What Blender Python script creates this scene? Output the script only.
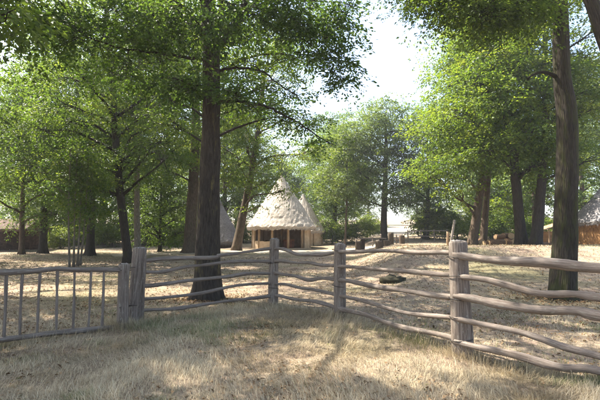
import bpy, math, random
import numpy as np

for _o in list(bpy.data.objects):
    bpy.data.objects.remove(_o)
scene = bpy.context.scene
COL = scene.collection
R = math.radians

# ------------------------------------------------------------------ camera
CAM_H, PITCH, FPX = 1.6, R(4.75), 433.33          # FPX: focal length in units of a 600 x 400 frame
cam_data = bpy.data.cameras.new('camera')
cam = bpy.data.objects.new('camera', cam_data)
COL.objects.link(cam)
cam.location = (0, 0, CAM_H)
cam.rotation_euler = (R(90) + PITCH, 0, 0)
cam_data.sensor_width = 36
cam_data.lens = 26
cam_data.clip_start = 0.05
cam_data.clip_end = 3000
scene.camera = cam

# ------------------------------------------------------------------ sky, sun, exposure
SUN_EL, SUN_AZ = R(57), R(-62)                     # azimuth from +Y towards +X: front left
SUN = np.array([math.sin(SUN_AZ) * math.cos(SUN_EL), math.cos(SUN_AZ) * math.cos(SUN_EL), math.sin(SUN_EL)])
world = bpy.data.worlds.new('World')
scene.world = world
world.use_nodes = True
wn = world.node_tree
bg = wn.nodes['Background']
sky = wn.nodes.new('ShaderNodeTexSky')
sky.sky_type = 'NISHITA'
sky.sun_disc = False
sky.sun_elevation = SUN_EL
sky.sun_rotation = SUN_AZ
sky.air_density = 1.0
sky.dust_density = 3.0
sky.ozone_density = 1.0
wn.links.new(sky.outputs[0], bg.inputs[0])
bg.inputs[1].default_value = 0.12
sun_data = bpy.data.lights.new('sun', 'SUN')
sun_data.energy = 5.0
sun_data.angle = R(0.53)
sun_data.color = (1.0, 0.93, 0.82)
sun = bpy.data.objects.new('sun', sun_data)
COL.objects.link(sun)
sun.location = (-20, 10, 30)
sun.rotation_euler = (R(90) - SUN_EL, 0, -SUN_AZ + math.pi)
scene.view_settings.view_transform = 'Standard'
scene.view_settings.look = 'None'
scene.view_settings.gamma = 1
scene.view_settings.use_curve_mapping = False
scene.view_settings.exposure = 2.15
scene.render.engine = 'CYCLES'
cy = scene.cycles
cy.use_denoising = True
cy.max_bounces = 8
cy.diffuse_bounces = 4
cy.glossy_bounces = 2
cy.transmission_bounces = 4
cy.transparent_max_bounces = 8
cy.sample_clamp_indirect = 6

# ------------------------------------------------------------------ helpers
rng = np.random.default_rng(7)
random.seed(7)


def lerp(a, b, t):
    return a + (b - a) * t


def ss(a, b, x):
    t = np.clip((np.asarray(x, float) - a) / (b - a), 0, 1)
    return t * t * (3 - 2 * t)


_tab = np.random.default_rng(3).random((256, 256))


def vnoise(x, y):
    x = np.asarray(x, float); y = np.asarray(y, float)
    xi = np.floor(x).astype(int); yi = np.floor(y).astype(int)
    fx = x - xi; fy = y - yi
    fx = fx * fx * (3 - 2 * fx); fy = fy * fy * (3 - 2 * fy)
    a = _tab[xi & 255, yi & 255]; b = _tab[(xi + 1) & 255, yi & 255]
    c = _tab[xi & 255, (yi + 1) & 255]; d = _tab[(xi + 1) & 255, (yi + 1) & 255]
    return (a * (1 - fx) + b * fx) * (1 - fy) + (c * (1 - fx) + d * fx) * fy * 1.0 - 0.5


def H(x, y):
    """ground height"""
    x = np.asarray(x, float); y = np.asarray(y, float)
    z = 0.0154 * np.clip(y - 12, 0, 30)
    lo = 0.15 * y - 1.3
    m = ss(0, 1, (x - lo) / 3.8) * ss(10.2, 20, y) * (1.0 - 0.42 * ss(20, 32, y))
    z = z + m
    z = z + 0.05 * np.clip(y - 42, 0, 200)
    z = z + 0.10 * vnoise(x * 0.35, y * 0.35) * ss(3, 12, y) + 0.07 * vnoise(x * 1.1 + 9, y * 1.1) + 0.03 * vnoise(x * 3.1, y * 3.1 + 5)
    return z


def ray(px, py):
    u = (px - 300) / FPX; v = (200 - py) / FPX
    return np.array([u, math.cos(PITCH) - v * math.sin(PITCH), math.sin(PITCH) + v * math.cos(PITCH)])


EYE = np.array([0, 0, CAM_H])


def at(px, py, d):
    """a place at forward distance d"""
    r = ray(px, py)
    return EYE + r * (d / r[1])


def on_ground(px, py):
    r = ray(px, py)
    t = 2.0
    for _ in range(4000):
        p = EYE + r * t
        if p[2] <= H(p[0], p[1]):
            break
        t += 0.02 + t * 0.0005
    p[2] = H(p[0], p[1])
    return p


def gz(x, y, dz=0.0):
    return np.array([x, y, float(H(x, y)) + dz])


def on_plane(px, py, A, B):
    n = np.array([-(B - A)[1], (B - A)[0], 0.0])
    r = ray(px, py)
    t = np.dot(A - EYE, n) / np.dot(r, n)
    return EYE + r * t


def norm(v):
    v = np.asarray(v, float)
    return v / (np.linalg.norm(v, axis=-1, keepdims=True) + 1e-9)


def smooth_line(pts, n):
    """Catmull-Rom through pts (rows may hold a radius as 4th column)"""
    P = np.asarray(pts, float)
    P = np.vstack([2 * P[0] - P[1], P, 2 * P[-1] - P[-2]])
    k = len(P) - 3
    out = []
    for i in range(n):
        s = i / (n - 1) * k
        j = min(int(s), k - 1); t = s - j
        a, b, c, d = P[j], P[j + 1], P[j + 2], P[j + 3]
        out.append(0.5 * (2 * b + (c - a) * t + (2 * a - 5 * b + 4 * c - d) * t * t + (3 * b - a - 3 * c + d) * t ** 3))
    return np.array(out)


class MB:
    """collects shapes for one mesh"""

    def __init__(self):
        self.v = []; self.f = []; self.uv = []; self.n = 0

    def add(self, verts, faces, uvs=None):
        verts = np.asarray(verts, float).reshape(-1, 3)
        self.v.append(verts)
        off = self.n
        for i, f in enumerate(faces):
            self.f.append(tuple(int(a) + off for a in f))
            self.uv.append(uvs[i] if uvs is not None else [(0.0, 0.0)] * len(f))
        self.n += len(verts)
        return self

    def tube(self, pts, rad, sides=8, wob=0.0, seed=0, ridge=0.0, flare=0.0, cap=True, nz=9.0):
        """round bar along pts; wob: uneven radius; ridge: bark furrows; flare: widening roots at the start"""
        P = np.asarray(pts, float); n = len(P)
        rad = np.broadcast_to(np.asarray(rad, float), (n,))
        T = norm(np.gradient(P, axis=0))
        ref = np.array([0.31, 0.95, 0.05]) if abs(T[0][2]) > 0.6 else np.array([0, 0, 1.0])
        length = np.concatenate([[0], np.cumsum(np.linalg.norm(np.diff(P, axis=0), axis=1))])
        verts = []
        ang = np.arange(sides) / sides * 2 * math.pi
        N = norm(ref - T[0] * np.dot(ref, T[0]))
        for i in range(n):
            N = norm(N - T[i] * np.dot(N, T[i])); Bv = np.cross(T[i], N)
            r = np.full(sides, rad[i])
            if wob:
                r = r * (1 + wob * 2 * vnoise(np.cos(ang) * 1.3 + seed * 3.7 + 20, np.sin(ang) * 1.3 + length[i] / max(rad.max(), .02) * 0.22 + seed))
            if ridge:
                r = r * (1 + ridge * 2 * vnoise(ang / (2 * math.pi) * nz + seed + np.sin(length[i] * 2.1 + seed) * .6, np.full(sides, length[i] * 1.3 + seed)) * np.minimum(1, np.minimum(ang, 2 * math.pi - ang) * 2 + .2))
            if flare:
                fl = math.exp(-length[i] / (rad[0] * 1.1))
                r = r * (1 + flare * fl * (0.75 + 0.55 * np.sin(ang * 4 + seed) + 0.3 * np.sin(ang * 7 + 2 * seed)))
            verts.append(P[i] + np.outer(np.cos(ang) * r, N) + np.outer(np.sin(ang) * r, Bv))
        verts = np.concatenate(verts)
        faces, uvs = [], []
        for i in range(n - 1):
            for j in range(sides):
                k = (j + 1) % sides
                faces.append((i * sides + j, i * sides + k, (i + 1) * sides + k, (i + 1) * sides + j))
                u0, u1 = j / sides, (j + 1) / sides
                uvs.append([(u0, length[i]), (u1, length[i]), (u1, length[i + 1]), (u0, length[i + 1])])
        if cap:
            faces.append(tuple(range(sides - 1, -1, -1))); uvs.append([(0.5, 0.0)] * sides)
            faces.append(tuple((n - 1) * sides + j for j in range(sides))); uvs.append([(0.5, length[-1])] * sides)
        return self.add(verts, faces, uvs)

    def box(self, c, s, rz=0.0, tilt=None):
        c = np.asarray(c, float); s = np.asarray(s, float) / 2
        V = np.array([(x, y, z) for z in (-1, 1) for y in (-1, 1) for x in (-1, 1)]) * s
        if tilt is not None:
            a, b = math.cos(tilt), math.sin(tilt)
            V = V @ np.array([[1, 0, 0], [0, a, b], [0, -b, a]])
        a, b = math.cos(rz), math.sin(rz)
        V = V @ np.array([[a, b, 0], [-b, a, 0], [0, 0, 1]]) + c
        F = [(0, 2, 3, 1), (4, 5, 7, 6), (0, 1, 5, 4), (2, 6, 7, 3), (0, 4, 6, 2), (1, 3, 7, 5)]
        U = [[(0, 0), (0, .3), (.3, .3), (.3, 0)]] * 6
        return self.add(V, F, U)

    def build(self, name, mat, parent=None, smooth=True, origin=None):
        v = np.concatenate(self.v)
        if origin is not None:
            v = v - np.asarray(origin, float)
        me = bpy.data.meshes.new(name)
        me.from_pydata(v.tolist(), [], self.f)
        uvl = me.uv_layers.new(name='UVMap')
        flat = np.array([c for f in self.uv for c in f], dtype=np.float32).ravel()
        uvl.data.foreach_set('uv', flat)
        if smooth:
            me.polygons.foreach_set('use_smooth', [len(f) <= 4 for f in self.f])
        me.materials.append(mat)
        o = bpy.data.objects.new(name, me)
        COL.objects.link(o)
        if parent is not None:
            o.parent = parent
        if origin is not None:
            o.location = tuple(origin)
        return o


def empty(name, loc, label, cat, group=None):
    o = bpy.data.objects.new(name, None)
    COL.objects.link(o)
    o.location = tuple(float(a) for a in loc)
    o.empty_display_size = 0.2
    return tag(o, label, cat, group)


def tag(o, label=None, cat=None, group=None, kind=None):
    if label: o['label'] = label
    if cat: o['category'] = cat
    if group: o['group'] = group
    if kind: o['kind'] = kind
    return o


def raw_mesh(name, verts, polys, npoly, attrs, mat):
    """fast mesh from arrays: polys (M,npoly) int, attrs {name: per-vertex float}"""
    me = bpy.data.meshes.new(name)
    me.vertices.add(len(verts))
    me.vertices.foreach_set('co', np.asarray(verts, np.float32).ravel())
    M = len(polys)
    me.loops.add(M * npoly)
    me.loops.foreach_set('vertex_index', np.asarray(polys, np.int32).ravel())
    me.polygons.add(M)
    me.polygons.foreach_set('loop_start', np.arange(0, M * npoly, npoly, dtype=np.int32))
    for k, a in attrs.items():
        at_ = me.attributes.new(k, 'FLOAT', 'POINT')
        at_.data.foreach_set('value', np.asarray(a, np.float32))
    me.update(calc_edges=True)
    me.materials.append(mat)
    return me


# ------------------------------------------------------------------ materials
def new_mat(name):
    m = bpy.data.materials.new(name)
    m.use_nodes = True
    nt = m.node_tree
    for n in list(nt.nodes):
        nt.nodes.remove(n)
    out = nt.nodes.new('ShaderNodeOutputMaterial')
    return m, nt, out


def nd(nt, typ, **kw):
    n = nt.nodes.new(typ)
    for k, v in kw.items():
        if k.startswith('i_'):
            key = k[2:]
            n.inputs[int(key) if key.isdigit() else key].default_value = v
        else:
            setattr(n, k, v)
    return n


def ramp(nt, fac, stops):
    r = nt.nodes.new('ShaderNodeValToRGB')
    e = r.color_ramp.elements
    while len(e) > 1:
        e.remove(e[-1])
    e[0].position = stops[0][0]; e[0].color = (*stops[0][1], 1)
    for p, c in stops[1:]:
        x = e.new(p); x.color = (*c, 1)
    nt.links.new(fac, r.inputs[0])
    return r


def mixc(nt, fac, a, b, mode='MIX'):
    m = nt.nodes.new('ShaderNodeMix')
    m.data_type = 'RGBA'; m.blend_type = mode
    for s, v in ((m.inputs[0], fac), (m.inputs[6], a), (m.inputs[7], b)):
        if hasattr(v, 'links'):
            nt.links.new(v, s)
        elif isinstance(v, (int, float)):
            s.default_value = v
        else:
            s.default_value = (*v, 1)
    return m.outputs[2]


def noise(nt, vec, scale, detail=4, rough=0.6, dist=0.0):
    n = nd(nt, 'ShaderNodeTexNoise')
    n.inputs['Scale'].default_value = scale
    n.inputs['Detail'].default_value = detail
    n.inputs['Roughness'].default_value = rough
    n.inputs['Distortion'].default_value = dist
    if vec is not None:
        nt.links.new(vec, n.inputs['Vector'])
    return n.outputs[0]


def mapping(nt, vec, scale=(1, 1, 1)):
    m = nd(nt, 'ShaderNodeMapping')
    m.inputs['Scale'].default_value = scale
    nt.links.new(vec, m.inputs['Vector'])
    return m.outputs[0]


def uv_round(nt, around, along):
    """seamless coordinates for a bar: (cos, sin) of the angle and the length"""
    uv = nd(nt, 'ShaderNodeTexCoord').outputs['UV']
    sep = nd(nt, 'ShaderNodeSeparateXYZ'); nt.links.new(uv, sep.inputs[0])
    a = nd(nt, 'ShaderNodeMath', operation='MULTIPLY'); nt.links.new(sep.outputs[0], a.inputs[0]); a.inputs[1].default_value = 2 * math.pi
    c = nd(nt, 'ShaderNodeMath', operation='COSINE'); nt.links.new(a.outputs[0], c.inputs[0])
    s = nd(nt, 'ShaderNodeMath', operation='SINE'); nt.links.new(a.outputs[0], s.inputs[0])
    comb = nd(nt, 'ShaderNodeCombineXYZ')
    for o, i in ((c.outputs[0], 0), (s.outputs[0], 1), (sep.outputs[1], 2)):
        nt.links.new(o, comb.inputs[i])
    # an offset for each object so that no two bars show the same grain
    inf = nd(nt, 'ShaderNodeObjectInfo')
    add = nd(nt, 'ShaderNodeVectorMath', operation='ADD')
    m = nd(nt, 'ShaderNodeMath', operation='MULTIPLY'); nt.links.new(inf.outputs['Random'], m.inputs[0]); m.inputs[1].default_value = 40
    cz = nd(nt, 'ShaderNodeCombineXYZ'); nt.links.new(m.outputs[0], cz.inputs[2])
    nt.links.new(comb.outputs[0], add.inputs[0]); nt.links.new(cz.outputs[0], add.inputs[1])
    return mapping(nt, add.outputs[0], (around, around, along))


def finish(nt, out, col, rough=0.85, bump=None, bstr=0.4, bdist=0.02, spec=0.25):
    b = nd(nt, 'ShaderNodeBsdfPrincipled')
    if hasattr(col, 'links'):
        nt.links.new(col, b.inputs['Base Color'])
    else:
        b.inputs['Base Color'].default_value = (*col, 1)
    b.inputs['Roughness'].default_value = rough
    b.inputs['Specular IOR Level'].default_value = spec
    if bump is not None:
        bp = nd(nt, 'ShaderNodeBump')
        bp.inputs['Strength'].default_value = bstr
        bp.inputs['Distance'].default_value = bdist
        nt.links.new(bump, bp.inputs['Height'])
        nt.links.new(bp.outputs[0], b.inputs['Normal'])
    nt.links.new(b.outputs[0], out.inputs[0])
    return b


def wood_mat(name, dark, mid, light, around=2.2, along=1.6, lichen=None):
    m, nt, out = new_mat(name)
    v = uv_round(nt, around, along)
    n1 = noise(nt, v, 2.6, 6, 0.68, 0.4)
    v2 = uv_round(nt, around * 5, along * 0.9)
    n2 = noise(nt, v2, 2.2, 5, 0.7)
    c = ramp(nt, n1, [(0.30, dark), (0.5, mid), (0.70, light)]).outputs[0]
    crack = ramp(nt, n2, [(0.34, (0.28, 0.26, 0.25)), (0.46, (1, 1, 1))]).outputs[0]
    c = mixc(nt, 0.75, c, crack, 'MULTIPLY')
    if lichen:
        n3 = noise(nt, uv_round(nt, 1.2, 3.0), 3.2, 5, 0.7)
        f = ramp(nt, n3, [(0.56, (0, 0, 0)), (0.66, (1, 1, 1))]).outputs[0]
        c = mixc(nt, f, c, lichen)
    kn = nd(nt, 'ShaderNodeTexVoronoi'); kn.inputs['Scale'].default_value = 1.0
    nt.links.new(uv_round(nt, 1.1, 1.5), kn.inputs['Vector'])
    kf = ramp(nt, kn.outputs[0], [(0.05, (0.25, 0.22, 0.2)), (0.11, (1, 1, 1))]).outputs[0]
    c = mixc(nt, 0.8, c, kf, 'MULTIPLY')
    st = noise(nt, uv_round(nt, 0.6, 0.5), 2.4, 4, 0.6)
    c = mixc(nt, 0.6, c, ramp(nt, st, [(0.36, (0.5, 0.46, 0.42)), (0.6, (1, 1, 1))]).outputs[0], 'MULTIPLY')
    finish(nt, out, c, 0.88, n2, 0.6, 0.012, 0.2)
    return m


def bark_mat(name, dark, light, moss=None, moss_amt=0.5, patch=None):
    m, nt, out = new_mat(name)
    v = uv_round(nt, 2.2, 1.4)
    n1 = noise(nt, v, 3.0, 7, 0.7, 0.6)
    vor = nd(nt, 'ShaderNodeTexVoronoi'); vor.inputs['Scale'].default_value = 4.0
    nt.links.new(uv_round(nt, 2.6, 1.0), vor.inputs['Vector'])
    h = nd(nt, 'ShaderNodeMath', operation='ADD'); nt.links.new(n1, h.inputs[0]); nt.links.new(vor.outputs[0], h.inputs[1])
    c = ramp(nt, n1, [(0.30, dark), (0.68, light)]).outputs[0]
    n3 = noise(nt, uv_round(nt, 0.9, 0.9), 2.0, 5, 0.65)
    if moss:
        f = ramp(nt, n3, [(0.62 - 0.2 * moss_amt, (0, 0, 0)), (0.78 - 0.2 * moss_amt, (1, 1, 1))]).outputs[0]
        c = mixc(nt, f, c, moss)
    if patch:
        n4 = noise(nt, uv_round(nt, 1.6, 2.6), 2.3, 4, 0.6)
        f = ramp(nt, n4, [(0.58, (0, 0, 0)), (0.64, (1, 1, 1))]).outputs[0]
        c = mixc(nt, f, c, patch)
    finish(nt, out, c, 0.9, h.outputs[0], 0.8, 0.03, 0.15)
    return m


def leaf_mat(name, dark, mid, bright, trans=0.45, gloss=0.35):
    m, nt, out = new_mat(name)
    a = nd(nt, 'ShaderNodeAttribute', attribute_name='var')
    inf = nd(nt, 'ShaderNodeObjectInfo')
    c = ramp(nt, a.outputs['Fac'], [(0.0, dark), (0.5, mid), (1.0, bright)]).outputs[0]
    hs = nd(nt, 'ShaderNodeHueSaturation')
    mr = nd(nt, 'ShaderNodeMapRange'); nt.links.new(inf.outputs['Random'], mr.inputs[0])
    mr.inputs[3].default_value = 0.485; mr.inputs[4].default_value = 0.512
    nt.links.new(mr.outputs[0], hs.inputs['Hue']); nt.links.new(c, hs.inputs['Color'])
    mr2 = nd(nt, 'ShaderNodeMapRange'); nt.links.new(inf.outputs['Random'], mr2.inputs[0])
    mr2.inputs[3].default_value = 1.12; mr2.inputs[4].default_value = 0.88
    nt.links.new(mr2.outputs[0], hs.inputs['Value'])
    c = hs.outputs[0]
    p = nd(nt, 'ShaderNodeBsdfPrincipled')
    nt.links.new(c, p.inputs['Base Color'])
    p.inputs['Roughness'].default_value = 0.5
    p.inputs['Specular IOR Level'].default_value = gloss
    t = nd(nt, 'ShaderNodeBsdfTranslucent')
    nt.links.new(mixc(nt, 1.0, c, (2.1, 1.85, 0.8), 'MULTIPLY'), t.inputs[0])
    mx = nd(nt, 'ShaderNodeMixShader'); mx.inputs[0].default_value = trans
    nt.links.new(p.outputs[0], mx.inputs[1]); nt.links.new(t.outputs[0], mx.inputs[2])
    nt.links.new(mx.outputs[0], out.inputs[0])
    return m


def ground_mat(name):
    m, nt, out = new_mat(name)
    pos = nd(nt, 'ShaderNodeNewGeometry').outputs['Position']
    big = noise(nt, pos, 0.22, 4, 0.55)
    med = noise(nt, pos, 1.6, 5, 0.65)
    fine = noise(nt, pos, 26.0, 6, 0.75)
    straw = ramp(nt, fine, [(0.30, (0.10, 0.075, 0.05)), (0.52, (0.28, 0.22, 0.15)), (0.72, (0.47, 0.39, 0.28))]).outputs[0]
    dirt = ramp(nt, fine, [(0.30, (0.075, 0.054, 0.04)), (0.55, (0.21, 0.155, 0.115)), (0.75, (0.36, 0.28, 0.215))]).outputs[0]
    green = ramp(nt, fine, [(0.30, (0.035, 0.04, 0.014)), (0.70, (0.17, 0.17, 0.07))]).outputs[0]
    f1 = ramp(nt, med, [(0.42, (0, 0, 0)), (0.60, (1, 1, 1))]).outputs[0]
    c = mixc(nt, f1, straw, dirt)
    f2 = ramp(nt, big, [(0.50, (0, 0, 0)), (0.66, (0.6, 0.6, 0.6))]).outputs[0]
    c = mixc(nt, f2, c, green)
    finish(nt, out, c, 0.95, fine, 0.7, 0.03, 0.1)
    return m


def path_mat(name, a, b):
    m, nt, out = new_mat(name)
    pos = nd(nt, 'ShaderNodeNewGeometry').outputs['Position']
    n1 = noise(nt, pos, 0.8, 6, 0.65)
    n2 = noise(nt, pos, 18, 5, 0.7)
    c = ramp(nt, n1, [(0.3, a), (0.7, b)]).outputs[0]
    c = mixc(nt, 0.5, c, ramp(nt, n2, [(0.3, (0.45, 0.42, 0.38)), (0.6, (1, 1, 1))]).outputs[0], 'MULTIPLY')
    finish(nt, out, c, 0.95, n2, 0.5, 0.02, 0.1)
    return m


def thatch_mat(name, dark, mid, light):
    m, nt, out = new_mat(name)
    uv = nd(nt, 'ShaderNodeTexCoord').outputs['UV']
    n1 = noise(nt, mapping(nt, uv, (70, 3, 1)), 2.0, 5, 0.7)
    n2 = noise(nt, mapping(nt, uv, (3, 1.2, 1)), 2.0, 4, 0.6)
    n3 = noise(nt, mapping(nt, uv, (2, 14, 1)), 1.5, 3, 0.6)
    c = ramp(nt, n1, [(0.28, dark), (0.5, mid), (0.72, light)]).outputs[0]
    c = mixc(nt, 0.5, c, ramp(nt, n2, [(0.3, (0.55, 0.52, 0.48)), (0.65, (1, 1, 1))]).outputs[0], 'MULTIPLY')
    c = mixc(nt, 0.35, c, ramp(nt, n3, [(0.4, (0.6, 0.58, 0.55)), (0.55, (1, 1, 1))]).outputs[0], 'MULTIPLY')
    finish(nt, out, c, 0.95, n1, 0.8, 0.05, 0.1)
    return m


def plain_mat(name, a, b, scale=4.0, rough=0.9):
    m, nt, out = new_mat(name)
    oc = nd(nt, 'ShaderNodeTexCoord').outputs['Object']
    n1 = noise(nt, oc, scale, 6, 0.65)
    finish(nt, out, ramp(nt, n1, [(0.3, a), (0.7, b)]).outputs[0], rough, n1, 0.4, 0.02, 0.15)
    return m


def strand_mat(name, stops, green, gscale=0.45, trans=0.25):
    """dry grass: straw to grey green, by strand and by patch"""
    m, nt, out = new_mat(name)
    a = nd(nt, 'ShaderNodeAttribute', attribute_name='var').outputs['Fac']
    g = nd(nt, 'ShaderNodeAttribute', attribute_name='green').outputs['Fac']
    c = ramp(nt, a, stops).outputs[0]
    c = mixc(nt, g, c, green)
    d = nd(nt, 'ShaderNodeBsdfDiffuse'); nt.links.new(c, d.inputs[0])
    t = nd(nt, 'ShaderNodeBsdfTranslucent'); nt.links.new(c, t.inputs[0])
    mx = nd(nt, 'ShaderNodeMixShader'); mx.inputs[0].default_value = trans
    nt.links.new(d.outputs[0], mx.inputs[1]); nt.links.new(t.outputs[0], mx.inputs[2])
    nt.links.new(mx.outputs[0], out.inputs[0])
    return m


M = {}
M['ground'] = ground_mat('dry_ground')
M['path'] = path_mat('sandy_path', (0.30, 0.25, 0.18), (0.50, 0.43, 0.34))
M['rail'] = wood_mat('weathered_rail', (0.085, 0.066, 0.053), (0.21, 0.17, 0.14), (0.34, 0.29, 0.245), 2.0, 1.4, (0.30, 0.285, 0.235))
M['post'] = wood_mat('weathered_post', (0.07, 0.054, 0.042), (0.185, 0.148, 0.12), (0.32, 0.27, 0.225), 2.4, 1.0, (0.30, 0.28, 0.225))
M['post_end'] = plain_mat('post_end_grain', (0.14, 0.115, 0.095), (0.36, 0.32, 0.28), 22)
M['wire'] = plain_mat('rusty_wire', (0.03, 0.027, 0.025), (0.07, 0.06, 0.05), 30, 0.6)
M['bark_oak'] = bark_mat('oak_bark', (0.013, 0.010, 0.008), (0.066, 0.054, 0.042), (0.05, 0.052, 0.018), 0.3)
M['bark_spot'] = bark_mat('lichened_bark', (0.013, 0.010, 0.008), (0.066, 0.054, 0.042), (0.14, 0.115, 0.045), 0.15)
M['bark_moss'] = bark_mat('mossy_bark', (0.014, 0.011, 0.008), (0.06, 0.05, 0.037), (0.045, 0.046, 0.018), 0.7)
M['bark_pale'] = bark_mat('pale_bark', (0.07, 0.056, 0.042), (0.26, 0.225, 0.175), (0.10, 0.10, 0.05), 0.25, (0.30, 0.27, 0.22))
M['bark_brown'] = bark_mat('brown_bark', (0.035, 0.026, 0.018), (0.15, 0.11, 0.078), (0.07, 0.07, 0.03), 0.3)
M['leaf_oak'] = leaf_mat('oak_leaves', (0.025, 0.053, 0.014), (0.052, 0.10, 0.023), (0.105, 0.165, 0.034), 0.54)
M['leaf_chestnut'] = leaf_mat('chestnut_leaves', (0.034, 0.066, 0.011), (0.076, 0.126, 0.021), (0.145, 0.19, 0.032), 0.55)
M['leaf_beech'] = leaf_mat('hornbeam_leaves', (0.032, 0.065, 0.015), (0.068, 0.122, 0.027), (0.14, 0.188, 0.040), 0.55)
M['leaf_far'] = leaf_mat('far_leaves', (0.032, 0.062, 0.019), (0.066, 0.113, 0.033), (0.126, 0.175, 0.052), 0.46)
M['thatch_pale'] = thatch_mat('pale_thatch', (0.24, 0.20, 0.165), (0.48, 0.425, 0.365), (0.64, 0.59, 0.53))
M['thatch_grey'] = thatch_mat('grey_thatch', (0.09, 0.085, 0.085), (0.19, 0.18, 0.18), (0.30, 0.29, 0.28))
M['cob'] = plain_mat('cob_plaster', (0.38, 0.27, 0.17), (0.55, 0.42, 0.29), 3)
M['timber'] = wood_mat('hut_timber', (0.20, 0.13, 0.075), (0.36, 0.25, 0.15), (0.48, 0.36, 0.24), 2, 1)
M['board'] = wood_mat('orange_board', (0.15, 0.075, 0.032), (0.30, 0.165, 0.07), (0.42, 0.26, 0.12), 2, 1)
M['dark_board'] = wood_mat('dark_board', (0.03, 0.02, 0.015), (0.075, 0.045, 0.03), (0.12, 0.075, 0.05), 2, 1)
M['red_wood'] = wood_mat('reddish_wood', (0.07, 0.028, 0.016), (0.16, 0.065, 0.035), (0.24, 0.11, 0.06), 2, 1)
M['log_bark'] = bark_mat('log_bark', (0.09, 0.05, 0.028), (0.27, 0.16, 0.09))
M['log_end'] = plain_mat('log_end_grain', (0.36, 0.23, 0.12), (0.55, 0.39, 0.23), 14)
M['moss_stone'] = plain_mat('mossy_stone', (0.012, 0.011, 0.007), (0.045, 0.040, 0.022), 9)
M['straw'] = strand_mat('dry_grass_blade', [(0.0, (0.20, 0.155, 0.10)), (0.45, (0.42, 0.34, 0.22)), (0.85, (0.58, 0.49, 0.335)), (1.0, (0.68, 0.60, 0.43))], (0.17, 0.18, 0.085))
M['litter'] = strand_mat('fallen_leaf', [(0.0, (0.07, 0.042, 0.024)), (0.5, (0.17, 0.105, 0.055)), (1.0, (0.32, 0.22, 0.125))], (0.12, 0.12, 0.05), trans=0.1)

# ------------------------------------------------------------------ ground
def axis(lo, hi, near_lo, near_hi, fine, grow):
    a = list(np.arange(near_lo, near_hi + 1e-6, fine))
    s = fine
    while a[-1] < hi:
        s *= grow; a.append(min(hi, a[-1] + s))
    s = fine
    while a[0] > lo:
        s *= grow; a.insert(0, max(lo, a[0] - s))
    return np.array(a)


gx = axis(-260, 260, -9, 11, 0.16, 1.09)
gy = axis(-100, 320, 2, 24, 0.16, 1.07)
GX, GY = np.meshgrid(gx, gy)
GZ = H(GX, GY)
# small tussocks close to the camera
near = np.exp(-((GY - 6) / 7) ** 2)
GZ = GZ + 0.035 * near * vnoise(GX * 5.3, GY * 5.3)
nx, ny = len(gx), len(gy)
idx = np.arange(nx * ny).reshape(ny, nx)
quads = np.stack([idx[:-1, :-1], idx[:-1, 1:], idx[1:, 1:], idx[1:, :-1]], -1).reshape(-1, 4)
gme = raw_mesh('ground', np.stack([GX, GY, GZ], -1).reshape(-1, 3), quads, 4, {}, M['ground'])
gme.polygons.foreach_set('use_smooth', [True] * len(gme.polygons))
ground = bpy.data.objects.new('ground', gme)
COL.objects.link(ground)
tag(ground, 'dry straw coloured ground with bare earth under the trees', kind='structure')


def ribbon(name, pts, label):
    """a sheet over the ground; pts: x, y, half width"""
    L = smooth_line(pts, 70)
    T = norm(np.gradient(L[:, :2], axis=0))
    N = np.stack([-T[:, 1], T[:, 0]], -1)
    K = 17
    V = []
    for i in range(len(L)):
        for j in range(K):
            s = (j / (K - 1) * 2 - 1) * L[i, 2] * (1 + .35 * float(vnoise(i * .35, (3 if j > K / 2 else 8))))
            x, y = L[i, 0] + N[i, 0] * s, L[i, 1] + N[i, 1] * s
            V.append((x, y, float(H(x, y)) + (0.03 if 0 < j < K - 1 else -0.03)))
    F = [(i * K + j, i * K + j + 1, (i + 1) * K + j + 1, (i + 1) * K + j) for i in range(len(L) - 1) for j in range(K - 1)]
    o = MB().add(V, F).build(name, M['path'])
    return tag(o, label, kind='structure')


ribbon('path', [(-13, 30, 1.6), (-8, 33, 2.2), (-3, 34.5, 2.4), (1.5, 34, 2.0), (4.5, 36, 1.8), (8, 42, 1.5)], 'pale sandy path running past the thatched hut')
ribbon('road', [(10.5, 52, 2.0), (13, 62, 3.5), (17, 75, 5.0), (22, 95, 6.0)], 'pale sunlit track climbing away beyond the tables')


# ------------------------------------------------------------------ foliage
# places on the ground (x, y, half sizes, how clear) that the sun reaches through gaps in the crowns
GAPS = []


def gap(px, py, rx, ry, p=0.95, z=None):
    g = on_ground(px, py)
    GAPS.append((g[0], g[1], rx, ry, p, g[2] if z is None else z))


gap(60, 290, 2.0, 0.85); gap(125, 291, 1.7, 0.8); gap(175, 292, 0.9, 0.75); gap(0, 290, 2.0, 0.8)
gap(222, 296, 0.5, 0.35)
gap(462, 268, 1.2, 0.5); gap(520, 270, 0.7, 0.3, 0.8)
gap(470, 360, 0.75, 0.3, 1); gap(530, 372, 0.7, 0.25, 1); gap(405, 368, 0.5, 0.28, 1)
gap(200, 378, 0.4, 0.12, 0.5); gap(320, 362, 0.2, 0.1, 0.9)
gap(590, 262, 1.0, 0.3, 0.8)
gap(235, 268, 1.3, 0.8, 0.7)
GAPS.append((-1.5, 35.8, 4.5, 2.4, 0.7, 0.4))
GAPS.append((-1.8, 40.5, 3.6, 4.0, 0.97, 4.5))
GAPS.append((-1.8, 40.5, 3.8, 4.0, 0.97, 2.0))
GAPS.append((4.5, 31.0, 2.5, 3.0, 0.7, 0.4))
GAPS.append((14, 70, 7, 14, 0.95, 2.0))
GAPS.append((15.5, 38, 7, 4, 0.8, 1.0))


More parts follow.
